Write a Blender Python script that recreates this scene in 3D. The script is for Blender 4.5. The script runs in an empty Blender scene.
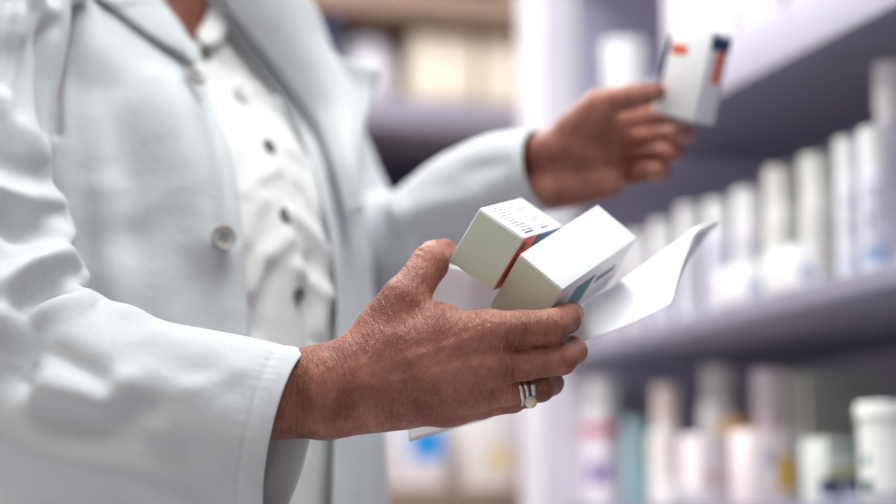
import bpy, bmesh, math, random
import numpy as np
from mathutils import Vector, Matrix

random.seed(7)
rng = np.random.default_rng(7)
SC = bpy.context.scene
COL = SC.collection

# ------------------------------------------------------------------ camera
FPX = 896 * 70 / 36.0
PITCH = math.atan(272 / FPX)
YAW = math.radians(18.2)
CAM = np.array([0.0, 0.0, 1.0])
_fh = np.array([math.sin(YAW), math.cos(YAW), 0.0])
_rt = np.array([math.cos(YAW), -math.sin(YAW), 0.0])
_up0 = np.array([0, 0, 1.0])
FWD = _fh * math.cos(PITCH) + _up0 * math.sin(PITCH)
UPV = -_fh * math.sin(PITCH) + _up0 * math.cos(PITCH)
RT = _rt
cam_data = bpy.data.cameras.new('camera')
cam_data.lens = 70
cam_data.sensor_width = 36
cam_data.clip_start = 0.05
cam_data.dof.use_dof = True
cam_data.dof.focus_distance = 1.15
cam_data.dof.aperture_fstop = 2.1
cam = bpy.data.objects.new('camera', cam_data)
COL.objects.link(cam)
M = Matrix.Identity(4)
for i in range(3):
    M[i][0], M[i][1], M[i][2], M[i][3] = RT[i], UPV[i], -FWD[i], CAM[i]
cam.matrix_world = M
SC.camera = cam

# ------------------------------------------------------------------ view, world, lights
SC.view_settings.view_transform = 'Standard'
SC.view_settings.look = 'None'
SC.view_settings.exposure = -0.58
SC.view_settings.gamma = 1.0
SC.view_settings.use_curve_mapping = False
SC.cycles.use_denoising = True
SC.cycles.max_bounces = 8
SC.cycles.diffuse_bounces = 5
SC.cycles.sample_clamp_indirect = 6

world = bpy.data.worlds.new('world')
SC.world = world
world.use_nodes = True
world.node_tree.nodes['Background'].inputs[0].default_value = (0.75, 0.8, 0.9, 1)
world.node_tree.nodes['Background'].inputs[1].default_value = 0.6

def area(name, loc, size, power, color, target=None):
    l = bpy.data.lights.new(name, 'AREA')
    l.shape = 'RECTANGLE'
    l.size, l.size_y = size
    l.energy = power
    l.color = color
    o = bpy.data.objects.new(name, l)
    COL.objects.link(o)
    o.location = loc
    if target is not None:
        o.rotation_euler = (Vector(target) - Vector(loc)).to_track_quat('-Z', 'Y').to_euler()
    return o

area('ceiling_or_fill_light', (-0.75, 2.25, 2.64), (0.6, 1.2), 52, (1.0, 0.98, 0.95))
area('ceiling_or_fill_light', (0.30, 1.45, 2.64), (0.6, 1.2), 24, (1.0, 0.985, 0.96))
area('ceiling_or_fill_light', (0.40, 2.70, 2.64), (0.6, 0.6), 36, (1.0, 0.98, 0.95))
area('ceiling_or_fill_light', (0.42, 0.62, 2.64), (0.7, 1.2), 38, (0.94, 1.0, 0.97))  # added frontal fill for the shelf goods and far palm, no known fixture
area('ceiling_or_fill_light', (-1.1, 0.5, 2.64), (0.6, 1.2), 7, (0.95, 0.98, 1.0))  # weak fill added on the left to reach into the shelving, no known fixture

# ------------------------------------------------------------------ frames and helpers
def C2W(p):                      # camera frame (right, down, depth) -> world
    p = np.asarray(p, float)
    return CAM + p[..., 0:1] * RT - p[..., 1:2] * UPV + p[..., 2:3] * FWD

def P(px, py, d):
    return C2W(np.array([(px - 448) / FPX * d, (py - 252) / FPX * d, d]))

def proj(W):
    v = np.asarray(W, float) - CAM
    d = v @ FWD
    return np.stack([448 + FPX * (v @ RT) / d, 252 - FPX * (v @ UPV) / d, d], -1)

def H2W(hx, hy, z):              # level frame (right, forward, height) -> world
    return hx * _rt + hy * _fh + np.array([0, 0, z])

def ray_x(px, py, X):            # the point of a view ray on a plane X = const
    r = P(px, py, 1.0) - CAM
    return CAM + r * (X - CAM[0]) / r[0]

def srgb(r, g, b):
    f = lambda c: (c / 255 / 12.92) if c / 255 <= 0.04045 else ((c / 255 + 0.055) / 1.055) ** 2.4
    return (f(r), f(g), f(b), 1)

_mats = {}
def mat(name, col, rough=0.5, metal=0.0, var=0.04, scale=30, bump=0.0, bscale=400, sss=0.0, spec=0.5, trans=0.0, sheen=0.0):
    if name in _mats:
        return _mats[name]
    m = bpy.data.materials.new(name)
    m.use_nodes = True
    nt = m.node_tree
    b = nt.nodes['Principled BSDF']
    b.inputs['Roughness'].default_value = rough
    b.inputs['Metallic'].default_value = metal
    b.inputs['Specular IOR Level'].default_value = spec
    b.inputs['Sheen Weight'].default_value = sheen
    tc = nt.nodes.new('ShaderNodeTexCoord')
    n = nt.nodes.new('ShaderNodeTexNoise')
    n.inputs['Scale'].default_value = scale
    n.inputs['Detail'].default_value = 4
    nt.links.new(tc.outputs['Object'], n.inputs['Vector'])
    r = nt.nodes.new('ShaderNodeValToRGB')
    r.color_ramp.elements[0].position, r.color_ramp.elements[1].position = 0.3, 0.7
    c = np.array(col[:3])
    r.color_ramp.elements[0].color = (*np.clip(c * (1 - var), 0, 1), 1)
    r.color_ramp.elements[1].color = (*np.clip(c * (1 + var), 0, 1), 1)
    nt.links.new(n.outputs['Fac'], r.inputs['Fac'])
    nt.links.new(r.outputs['Color'], b.inputs['Base Color'])
    if sss:
        b.inputs['Subsurface Weight'].default_value = sss
        b.inputs['Subsurface Radius'].default_value = (0.006, 0.0025, 0.0015)
        b.inputs['Subsurface Scale'].default_value = 1.0
    if trans:
        b.inputs['Transmission Weight'].default_value = trans
    if bump:
        n2 = nt.nodes.new('ShaderNodeTexNoise')
        n2.inputs['Scale'].default_value = bscale
        n2.inputs['Detail'].default_value = 3
        nt.links.new(tc.outputs['Object'], n2.inputs['Vector'])
        bp = nt.nodes.new('ShaderNodeBump')
        bp.inputs['Strength'].default_value = bump
        bp.inputs['Distance'].default_value = 0.001
        nt.links.new(n2.outputs['Fac'], bp.inputs['Height'])
        nt.links.new(bp.outputs['Normal'], b.inputs['Normal'])
    _mats[name] = m
    return m

def cloth_mat(name, col, rough=0.8):
    m = mat(name, col, rough=rough, var=0.015, scale=9, sheen=0.15, spec=0.25)
    nt = m.node_tree
    b = nt.nodes['Principled BSDF']
    tc = nt.nodes['Texture Coordinate']
    h = None
    for d in ('X', 'Z'):
        w = nt.nodes.new('ShaderNodeTexWave')
        w.bands_direction = d
        w.inputs['Scale'].default_value = 420
        w.inputs['Distortion'].default_value = 1.5
        nt.links.new(tc.outputs['Object'], w.inputs['Vector'])
        if h is None:
            h = w.outputs['Fac']
        else:
            mx = nt.nodes.new('ShaderNodeMath'); mx.operation = 'ADD'
            nt.links.new(h, mx.inputs[0]); nt.links.new(w.outputs['Fac'], mx.inputs[1])
            h = mx.outputs[0]
    n = nt.nodes.new('ShaderNodeTexNoise')
    n.inputs['Scale'].default_value = 45; n.inputs['Detail'].default_value = 5
    nt.links.new(tc.outputs['Object'], n.inputs['Vector'])
    b1 = nt.nodes.new('ShaderNodeBump'); b1.inputs['Strength'].default_value = 0.4; b1.inputs['Distance'].default_value = 0.004
    nt.links.new(n.outputs['Fac'], b1.inputs['Height'])
    b2 = nt.nodes.new('ShaderNodeBump'); b2.inputs['Strength'].default_value = 0.10; b2.inputs['Distance'].default_value = 0.0005
    nt.links.new(h, b2.inputs['Height']); nt.links.new(b1.outputs['Normal'], b2.inputs['Normal'])
    nt.links.new(b2.outputs['Normal'], b.inputs['Normal'])
    return m

def skin_mat():
    m = bpy.data.materials.new('skin')
    m.use_nodes = True
    nt = m.node_tree; L = nt.links.new
    b = nt.nodes['Principled BSDF']
    tc = nt.nodes.new('ShaderNodeTexCoord')
    def noise(s, det=5, rough=0.6):
        n = nt.nodes.new('ShaderNodeTexNoise')
        n.inputs['Scale'].default_value = s; n.inputs['Detail'].default_value = det
        n.inputs['Roughness'].default_value = rough
        L(tc.outputs['Object'], n.inputs['Vector']); return n.outputs['Fac']
    r = nt.nodes.new('ShaderNodeValToRGB')
    e = r.color_ramp.elements
    e[0].position, e[1].position = 0.32, 0.68
    e[0].color = (0.225, 0.068, 0.044, 1)
    e[1].color = (0.48, 0.20, 0.135, 1)
    L(noise(38), r.inputs['Fac'])
    # freckles: fine darker blotches
    f = nt.nodes.new('ShaderNodeValToRGB')
    f.color_ramp.elements[0].position, f.color_ramp.elements[1].position = 0.35, 0.55
    f.color_ramp.elements[0].color = (0.78, 0.70, 0.66, 1); f.color_ramp.elements[1].color = (1, 1, 1, 1)
    L(noise(260, 3), f.inputs['Fac'])
    mx = nt.nodes.new('ShaderNodeMix'); mx.data_type = 'RGBA'; mx.blend_type = 'MULTIPLY'
    mx.inputs['Factor'].default_value = 0.7
    L(r.outputs['Color'], mx.inputs[6]); L(f.outputs['Color'], mx.inputs[7])
    L(mx.outputs[2], b.inputs['Base Color'])
    b.inputs['Roughness'].default_value = 0.38
    b.inputs['Specular IOR Level'].default_value = 0.5
    b.inputs['Subsurface Weight'].default_value = 0.12
    b.inputs['Subsurface Radius'].default_value = (0.005, 0.002, 0.001)
    b.inputs['Subsurface Scale'].default_value = 1.0
    # creases: stretched cell borders + fine pores
    mp = nt.nodes.new('ShaderNodeMapping')
    mp.inputs['Rotation'].default_value = (0.3, 0.5, 0.2)
    mp.inputs['Scale'].default_value = (1.0, 1.0, 0.55)
    L(tc.outputs['Object'], mp.inputs['Vector'])
    wn = nt.nodes.new('ShaderNodeTexNoise'); wn.inputs['Scale'].default_value = 120
    L(mp.outputs['Vector'], wn.inputs['Vector'])
    ad = nt.nodes.new('ShaderNodeMix'); ad.data_type = 'RGBA'; ad.blend_type = 'ADD'
    ad.inputs['Factor'].default_value = 0.006
    L(mp.outputs['Vector'], ad.inputs[6]); L(wn.outputs['Color'], ad.inputs[7])
    v = nt.nodes.new('ShaderNodeTexVoronoi'); v.feature = 'DISTANCE_TO_EDGE'
    v.inputs['Scale'].default_value = 760
    L(ad.outputs[2], v.inputs['Vector'])
    vr = nt.nodes.new('ShaderNodeMapRange'); vr.inputs[1].default_value = 0; vr.inputs[2].default_value = 0.25
    L(v.outputs['Distance'], vr.inputs[0])
    b1 = nt.nodes.new('ShaderNodeBump'); b1.inputs['Strength'].default_value = 0.5; b1.inputs['Distance'].default_value = 0.00035
    L(vr.outputs[0], b1.inputs['Height'])
    b2 = nt.nodes.new('ShaderNodeBump'); b2.inputs['Strength'].default_value = 0.4; b2.inputs['Distance'].default_value = 0.0014
    L(noise(160, 6, 0.65), b2.inputs['Height']); L(b1.outputs['Normal'], b2.inputs['Normal'])
    mp2 = nt.nodes.new('ShaderNodeMapping'); mp2.vector_type = 'POINT'
    mp2.inputs['Rotation'].default_value = (0, math.radians(-8), YAW)
    mp2.inputs['Scale'].default_value = (1.0, 0.33, 0.33)
    L(tc.outputs['Object'], mp2.inputs['Vector'])
    wr = nt.nodes.new('ShaderNodeTexNoise'); wr.inputs['Scale'].default_value = 480; wr.inputs['Detail'].default_value = 3; wr.inputs['Distortion'].default_value = 0.6
    L(mp2.outputs['Vector'], wr.inputs['Vector'])
    b3 = nt.nodes.new('ShaderNodeBump'); b3.inputs['Strength'].default_value = 0.9; b3.inputs['Distance'].default_value = 0.0017
    L(wr.outputs['Fac'], b3.inputs['Height']); L(b2.outputs['Normal'], b3.inputs['Normal'])
    L(b3.outputs['Normal'], b.inputs['Normal'])
    return m

def tag(o, label=None, cat=None, group=None, kind=None):
    if label: o['label'] = label
    if cat: o['category'] = cat
    if group: o['group'] = group
    if kind: o['kind'] = kind
    return o

def empty(name, loc=(0, 0, 0)):
    o = bpy.data.objects.new(name, None)
    o.empty_display_size = 0.05
    COL.objects.link(o)
    o.location = loc
    return o

def link(name, me, parent=None, mats=()):
    o = bpy.data.objects.new(name, me)
    COL.objects.link(o)
    for m in mats:
        me.materials.append(m)
    if parent is not None:
        o.parent = parent
    return o

def from_data(name, verts, faces, parent=None, m=None, smooth=True, fix=False, origin=None):
    """verts are world coordinates; they are stored relative to the parent's location"""
    V = np.asarray(verts, float)
    if parent is not None:
        q = parent; off = np.zeros(3)
        while q is not None:
            off += np.array(q.location); q = q.parent
        V = V - off
    elif origin is not None:
        V = V - np.asarray(origin)
    me = bpy.data.meshes.new(name)
    me.from_pydata(V.tolist(), [], [list(map(int, f)) for f in faces])
    if fix:
        bm = bmesh.new(); bm.from_mesh(me)
        bmesh.ops.recalc_face_normals(bm, faces=bm.faces)
        bm.to_mesh(me); bm.free()
    me.polygons.foreach_set('use_smooth', [smooth] * len(me.polygons))
    me.update()
    o = link(name, me, parent, [m] if m else [])
    if parent is None and origin is not None:
        o.location = origin
    return o

def box_bm(bm, c, s, R=None, mi=0, bev=0.0):
    g = bmesh.ops.create_cube(bm, size=1.0)
    vs = g['verts']
    for v in vs:
        v.co = Vector((v.co.x * s[0], v.co.y * s[1], v.co.z * s[2]))
    fs = list({f for v in vs for f in v.link_faces})
    if bev:
        es = list({e for v in vs for e in v.link_edges})
        r = bmesh.ops.bevel(bm, geom=es, offset=bev, segments=2, affect='EDGES', profile=0.5)
        fs = list({f for f in r['faces']} | {f for f in fs if f.is_valid})
        vs = list({v for f in fs for v in f.verts})
        fs = list({f for v in vs for f in v.link_faces})
    for v in vs:
        p = v.co.copy()
        if R is not None:
            p = R @ p
        v.co = p + Vector(c)
    for f in fs:
        f.material_index = mi
    return vs

def lathe_bm(bm, prof, seg=28, mi=0, base=(0, 0, 0)):
    rings = []
    for r, z in prof:
        if r < 1e-6:
            rings.append([bm.verts.new((base[0], base[1], base[2] + z))])
        else:
            rings.append([bm.verts.new((base[0] + r * math.cos(2 * math.pi * k / seg), base[1] + r * math.sin(2 * math.pi * k / seg), base[2] + z)) for k in range(seg)])
    for a, b in zip(rings, rings[1:]):
        for k in range(seg):
            k2 = (k + 1) % seg
            if len(a) == 1 and len(b) == 1: continue
            if len(a) == 1: f = bm.faces.new((a[0], b[k2], b[k]))
            elif len(b) == 1: f = bm.faces.new((a[k], a[k2], b[0]))
            else: f = bm.faces.new((a[k], a[k2], b[k2], b[k]))
            f.material_index = mi; f.smooth = True

def bm_obj(name, bm, parent=None, mats=(), smooth=False):
    bmesh.ops.recalc_face_normals(bm, faces=bm.faces)
    me = bpy.data.meshes.new(name)
    bm.to_mesh(me); bm.free()
    if smooth:
        me.polygons.foreach_set('use_smooth', [True] * len(me.polygons))
    return link(name, me, parent, mats)

def smooth_by_angle(o, ang=35):
    me = o.data
    me.polygons.foreach_set('use_smooth', [True] * len(me.polygons))
    me.set_sharp_from_angle(angle=math.radians(ang))
    return o

# ------------------------------------------------------------------ materials
M_WALL = mat('painted_wall', srgb(214, 208, 204), 0.8, var=0.02, scale=4)
M_FLOOR = mat('vinyl_floor', srgb(196, 194, 200), 0.4, var=0.05, scale=6)
M_CEIL = mat('ceiling_paint', srgb(232, 232, 230), 0.9, var=0.01)
M_SLATE = mat('slate_laminate', srgb(198, 194, 218), 0.55, var=0.05, scale=3)
M_SHELF = mat('grey_laminate', srgb(146, 143, 160), 0.5, var=0.03, scale=5)
M_POST = mat('white_powder_coat', srgb(222, 219, 228), 0.4, var=0.01)
M_RAIL = mat('price_rail', srgb(190, 188, 204), 0.45, var=0.02)
M_BROWN = mat('brown_worktop', srgb(146, 122, 108), 0.5, var=0.1, scale=8)
M_CABINET = mat('cabinet_white', srgb(214, 212, 214), 0.5, var=0.02)
M_NAVY = mat('navy_board', srgb(58, 62, 94), 0.6, var=0.04)
M_CREAM = mat('cream_carton', srgb(226, 212, 186), 0.7, var=0.03, scale=10)
M_PEACH = mat('peach_carton', srgb(214, 176, 150), 0.7, var=0.03)
M_COAT = cloth_mat('lab_coat_cotton', srgb(201, 205, 209))
M_SHIRT = cloth_mat('shirt_cotton', srgb(226, 226, 226))
M_SKIN = skin_mat()
M_TROUSER = cloth_mat('trouser_cloth', srgb(60, 62, 78))
M_HAIR = mat('hair', srgb(96, 74, 58), 0.5, var=0.25, scale=80)
M_SHOE = mat('shoe_leather', srgb(48, 44, 46), 0.4)
M_CARTON = mat('white_carton', srgb(240, 241, 244), 0.42, var=0.012, scale=25, bump=0.05, bscale=900)
M_FLAP_SHADE = mat('carton_end_shade_tint', srgb(202, 212, 194), 0.55, var=0.02, scale=18, bump=0.06, bscale=700)  # white carton ends, their grey-green shade put into the colour
M_PAPER = mat('leaflet_paper', srgb(240, 240, 246), 0.6, var=0.012, scale=40)
M_ORANGE = mat('print_orange', srgb(226, 104, 72), 0.45, var=0.03)
M_BLUE = mat('print_blue', srgb(24, 66, 112), 0.45, var=0.05)
M_TEALP = mat('print_teal', srgb(40, 110, 124), 0.45, var=0.12, scale=90)
M_INK = mat('print_ink', srgb(118, 120, 140), 0.5)
M_INKD = mat('print_ink_dark', srgb(66, 66, 92), 0.5)
M_SILVER = mat('silver', (0.58, 0.57, 0.56, 1), 0.14, 1.0, var=0.02)
M_PEARL = mat('pearl', srgb(236, 228, 208), 0.18, 0.0, sss=0.3)
M_BTN_W = mat('pearl_button', srgb(244, 244, 246), 0.2)
M_BTN_G = mat('grey_button', srgb(158, 154, 152), 0.35, var=0.06, scale=60)
M_BTN_D = mat('dark_button', srgb(104, 102, 96), 0.35, var=0.2, scale=200)
M_NAIL = mat('fingernail', srgb(214, 160, 146), 0.25)
# ------------------------------------------------------------------ signed distance shapes
class Field:
    def __init__(self, lo, hi, h):
        self.lo = np.array(lo, float); self.h = h
        n = np.ceil((np.array(hi) - self.lo) / h).astype(int) + 1
        self.n = n
        self.f = np.full(n, 1.0, np.float32)
    def block(self, lo, hi):
        a = np.clip(np.floor((lo - self.lo) / self.h).astype(int), 0, self.n - 1)
        b = np.clip(np.ceil((hi - self.lo) / self.h).astype(int) + 1, 1, self.n)
        sl = tuple(slice(a[i], b[i]) for i in range(3))
        ax = [self.lo[i] + self.h * np.arange(a[i], b[i]) for i in range(3)]
        return sl, np.meshgrid(*ax, indexing='ij', sparse=True)

def smin(a, b, k):
    if k <= 0: return np.minimum(a, b)
    h = np.clip(0.5 + 0.5 * (b - a) / k, 0, 1)
    return b * (1 - h) + a * h - k * h * (1 - h)

def cone_sdf(X, a, ra, b, rb):   # a capsule whose radius runs from ra to rb
    d = b - a; L2 = float(d @ d)
    px, py, pz = X[0] - a[0], X[1] - a[1], X[2] - a[2]
    t = np.clip((px * d[0] + py * d[1] + pz * d[2]) / L2, 0, 1)
    q = np.sqrt((px - t * d[0]) ** 2 + (py - t * d[1]) ** 2 + (pz - t * d[2]) ** 2)
    return q - (ra + (rb - ra) * t)

def add_cone(F, a, ra, b, rb, k, arr=None):
    a, b = np.asarray(a, float), np.asarray(b, float)
    arr = F.f if arr is None else arr
    r = max(ra, rb) + k + 3 * F.h
    sl, X = F.block(np.minimum(a, b) - r, np.maximum(a, b) + r)
    arr[sl] = smin(arr[sl], cone_sdf(X, a, ra, b, rb), k)

def add_ell(F, c, r, k, R=None, arr=None):
    arr = F.f if arr is None else arr
    c, r = np.asarray(c, float), np.asarray(r, float)
    m = r.max() + k + 3 * F.h
    sl, X = F.block(c - m, c + m)
    d = [X[0] - c[0], X[1] - c[1], X[2] - c[2]]
    if R is not None:
        d = [R[0][i] * d[0] + R[1][i] * d[1] + R[2][i] * d[2] for i in range(3)]
    q = np.sqrt((d[0] / r[0]) ** 2 + (d[1] / r[1]) ** 2 + (d[2] / r[2]) ** 2)
    q2 = np.sqrt((d[0] / r[0] ** 2) ** 2 + (d[1] / r[1] ** 2) ** 2 + (d[2] / r[2] ** 2) ** 2) + 1e-9
    arr[sl] = smin(arr[sl], q * (q - 1) / q2, k)

def surface_nets(f, lo, h):
    s = f < 0
    nx, ny, nz = f.shape
    cnt = np.zeros((nx - 1, ny - 1, nz - 1), np.float32)
    acc = np.zeros((nx - 1, ny - 1, nz - 1, 3), np.float32)
    offs = [(i, j, k) for i in (0, 1) for j in (0, 1) for k in (0, 1)]
    view = lambda A, o: A[o[0]:nx - 1 + o[0], o[1]:ny - 1 + o[1], o[2]:nz - 1 + o[2]]
    for ax in range(3):
        for o in offs:
            if o[ax]: continue
            o2 = list(o); o2[ax] = 1
            fa, fb = view(f, o), view(f, o2)
            cr = view(s, o) != view(s, o2)
            t = np.where(cr, fa / np.where(cr, fa - fb, 1), 0)
            for q in range(3):
                acc[..., q] += cr * (o[q] + (t if q == ax else 0))
            cnt += cr
    m = cnt > 0
    idx = np.full(m.shape, -1, np.int64)
    idx[m] = np.arange(m.sum())
    cell = np.argwhere(m)
    verts = lo + h * (cell + acc[m] / cnt[m][:, None])
    faces = []
    for ax in range(3):
        sh = [slice(0, d) for d in (nx, ny, nz)]
        a = [slice(None)] * 3; b = [slice(None)] * 3
        a[ax] = slice(0, -1); b[ax] = slice(1, None)
        cr = s[tuple(a)] != s[tuple(b)]
        E = np.argwhere(cr)
        u, v = (ax + 1) % 3, (ax + 2) % 3
        ok = (E[:, u] > 0) & (E[:, v] > 0) & (E[:, u] < f.shape[u] - 1) & (E[:, v] < f.shape[v] - 1)
        E = E[ok]
        ins = s[tuple(E.T)]
        q = []
        for du, dv in ((0, 0), (-1, 0), (-1, -1), (0, -1)):
            e = E.copy(); e[:, u] += du; e[:, v] += dv
            q.append(idx[tuple(e.T)])
        q = np.stack(q, 1)
        q[~ins] = q[~ins][:, ::-1]
        faces.append(q)
    return verts, np.concatenate(faces)[:, ::-1]

def pc(px, py, d):               # pixel and depth -> camera frame
    return np.array([(px - 448) / FPX * d, (py - 252) / FPX * d, d])

def build_hand(lo, hi, h, palm, fingers, kpalm, kf, creases=()):
    F = Field(lo, hi, h)
    for (a, ra, b, rb) in palm:
        add_cone(F, pc(*a), ra / 1000, pc(*b), rb / 1000, kpalm)
    allf = np.full(F.f.shape, 1.0, np.float32)
    for chain in fingers:
        g = np.full(F.f.shape, 1.0, np.float32)
        for (a, ra), (b, rb) in zip(chain, chain[1:]):
            add_cone(F, pc(*a), ra / 1000, pc(*b), rb / 1000, 0.003, g)
        allf = smin(allf, g, 0.0012)
    F.f = smin(F.f, allf, kf)
    V, Q = surface_nets(F.f, F.lo, F.h)
    # carve creases
    for pts, w, amp in creases:
        pl = np.array([pc(*p) for p in pts])
        d = poly_dist(V, pl)
        N = grad_normal(F, V)
        V = V + N * (amp * np.exp(-(d / w) ** 2))[:, None]
    return V, Q

def grad_normal(F, V):
    i = np.clip(np.rint((V - F.lo) / F.h).astype(int), 1, F.n - 2)
    g = np.stack([F.f[i[:, 0] + 1, i[:, 1], i[:, 2]] - F.f[i[:, 0] - 1, i[:, 1], i[:, 2]],
                  F.f[i[:, 0], i[:, 1] + 1, i[:, 2]] - F.f[i[:, 0], i[:, 1] - 1, i[:, 2]],
                  F.f[i[:, 0], i[:, 1], i[:, 2] + 1] - F.f[i[:, 0], i[:, 1], i[:, 2] - 1]], 1)
    return g / (np.linalg.norm(g, axis=1, keepdims=True) + 1e-9)

def poly_dist(V, pl):
    best = np.full(len(V), 1e9)
    for a, b in zip(pl, pl[1:]):
        d = b - a
        t = np.clip((V - a) @ d / max(d @ d, 1e-12), 0, 1)
        best = np.minimum(best, np.linalg.norm(V - a - t[:, None] * d, axis=1))
    return best
# ------------------------------------------------------------------ the person: torso as a loft
NH = np.array([0.81, -0.586]); NH /= np.linalg.norm(NH)      # chest direction, level frame
SH = np.array([NH[1], -NH[0]])                                # towards the wearer's right
TS = 0.95                        # size of the trunk
AX = np.array([-0.25, 1.53]) * TS
#           z     front  back  half-width
ROWS = np.array([
    (0.60, 0.150, 0.150, 0.185), (0.85, 0.155, 0.140, 0.185), (1.00, 0.160, 0.120, 0.178), (1.15, 0.158, 0.112, 0.170),
    (1.25, 0.148, 0.115, 0.176), (1.32, 0.118, 0.120, 0.182), (1.38, 0.070, 0.115, 0.180),
    (1.42, 0.048, 0.105, 0.172), (1.455, 0.036, 0.085, 0.125), (1.49, 0.034, 0.070, 0.078), (1.53, 0.040, 0.064, 0.066)])

ROWS[:, 0] = np.where(ROWS[:, 0] > 1, 1 + (ROWS[:, 0] - 1) * TS, ROWS[:, 0]); ROWS[:, 1:] *= TS
ZTOP = ROWS[-1, 0]

def crspline(x, xs, ys):         # Catmull-Rom through (xs, ys), vectorised
    x = np.asarray(x, float)
    m = np.gradient(ys, xs)
    i = np.clip(np.searchsorted(xs, x) - 1, 0, len(xs) - 2)
    h = xs[i + 1] - xs[i]; t = np.clip((x - xs[i]) / h, 0, 1)
    return ((1 + 2 * t) * (1 - t) ** 2 * ys[i] + t * (1 - t) ** 2 * h * m[i]
            + t * t * (3 - 2 * t) * ys[i + 1] + t * t * (t - 1) * h * m[i + 1])

def torso(th, z, off=0.0, hang=0.0):
    f = crspline(z, ROWS[:, 0], ROWS[:, 1]); b = crspline(z, ROWS[:, 0], ROWS[:, 2]); a = crspline(z, ROWS[:, 0], ROWS[:, 3])
    c, s = np.cos(th), np.sin(th)
    fl = np.clip((1.2 - z) / 0.6, 0, 1) * hang
    n = np.where(c > 0, (f + off + fl) * c, (b + off + fl) * c)
    w = (a + off + fl) * s
    hx = AX[0] + n * NH[0] + w * SH[0]
    hy = AX[1] + n * NH[1] + w * SH[1]
    return hx[..., None] * _rt + hy[..., None] * _fh + np.asarray(z)[..., None] * _up0

class Surf:                      # look-up of the torso surface under a view ray
    def __init__(self, off, hang=0.0):
        th = np.linspace(-1.9, 2.2, 700); z = np.linspace(0.6, ZTOP, 470)
        T, Z = np.meshgrid(th, z, indexing='ij')
        self.Wp = torso(T, Z, off, hang)
        N = np.cross(np.gradient(self.Wp, axis=1), np.gradient(self.Wp, axis=0))
        N /= np.linalg.norm(N, axis=-1, keepdims=True) + 1e-12
        out = self.Wp - (AX[0] * _rt + AX[1] * _fh)
        sg = np.sign((N[..., :2] * out[..., :2]).sum(-1)); N *= sg[..., None]
        self.N = N
        self.T = T; self.Z = Z
        face = ((self.Wp - CAM) * N).sum(-1) < 0.02
        pr = proj(self.Wp)
        self.pp = np.where(face[..., None], pr[..., :2], 1e6)
    def at(self, px, py, lift=0.0):
        d = ((self.pp - np.array([px, py])) ** 2).sum(-1)
        i = np.unravel_index(np.argmin(d), d.shape)
        return self.Wp[i] + self.N[i] * lift, self.N[i]

def edge_theta(curve, off, hang, zs):
    """angle at which each height's ring crosses an image curve given as (x, y) points with rising y"""
    cx, cy = np.array([c[0] for c in curve], float), np.array([c[1] for c in curve], float)
    th = np.linspace(-1.75, 1.75, 1400)
    out = []
    for z in zs:
        pr = proj(torso(th, np.full_like(th, z), off, hang))
        g = pr[:, 0] - np.interp(pr[:, 1], cy, cx)
        k = np.where((g[:-1] < 0) != (g[1:] < 0))[0]
        out.append(th[k[np.argmin(np.abs(th[k]))]] if len(k) else np.nan)
    out = np.array(out)
    ok = ~np.isnan(out)
    return np.interp(zs, np.array(zs)[ok], out[ok])

def smooth1(a, n=5):
    k = np.ones(n) / n
    return np.convolve(np.pad(a, n // 2, mode='edge'), k, 'valid')

def grid_normals(G):
    N = np.cross(np.gradient(G, axis=0), np.gradient(G, axis=1))
    return N / (np.linalg.norm(N, axis=-1, keepdims=True) + 1e-12)

def grid_faces(nu, nv, close_v=False):
    f = []
    for i in range(nu - 1):
        for j in range(nv if close_v else nv - 1):
            j2 = (j + 1) % nv
            f.append((i * nv + j, i * nv + j2, (i + 1) * nv + j2, (i + 1) * nv + j))
    return f

def strokes(G, N, lst, blur=0):
    """raise (or sink) a grid along its normals near 3-D polylines: folds of cloth"""
    sh = G.shape
    V = G.reshape(-1, 3); D = np.zeros(len(V))
    for pl, w, amp in lst:
        d = poly_dist(V, np.asarray(pl))
        D += amp * np.exp(-(d / w) ** 2)
    D = D.reshape(sh[:2])
    for _ in range(blur):
        D = (D + np.roll(D, 1, 1) + np.roll(D, -1, 1)) / 3
        E_ = np.pad(D, ((1, 1), (0, 0)), mode='edge'); D = (E_[:-2] + E_[1:-1] + E_[2:]) / 3
    return (V + N.reshape(-1, 3) * D.reshape(-1)[:, None]).reshape(sh)

person = empty('person', H2W(AX[0], AX[1], 0))
tag(person, 'person in a white lab coat over a white shirt, holding medicine boxes in both hands', 'person')

# ---- body: fine hands, coarse trunk, one mesh
R_PALM = [
    ((150, 392, 1.17), 24, (240, 388, 1.166), 22), ((150, 408, 1.175), 24, (240, 408, 1.170), 22),
    ((240, 385, 1.166), 21, (325, 374, 1.162), 18.5), ((240, 410, 1.168), 22, (325, 408, 1.166), 19),
    ((325, 374, 1.162), 18.5, (390, 352, 1.160), 18), ((325, 408, 1.166), 19, (400, 402, 1.170), 16),
    ((330, 385, 1.160), 17, (488, 333, 1.153), 13.5), ((330, 388, 1.158), 17, (494, 363, 1.154), 13),
    ((330, 396, 1.160), 17, (478, 390, 1.162), 12.5), ((330, 408, 1.166), 17, (452, 407, 1.171), 11.5),
    ((345, 370, 1.168), 16, (403, 303, 1.170), 13.5), ((385, 345, 1.160), 14, (450, 326, 1.157), 12.5),
    ((400, 326, 1.166), 10, (440, 316, 1.163), 9), ((370, 400, 1.180), 15, (440, 400, 1.182), 11),
]
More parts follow.
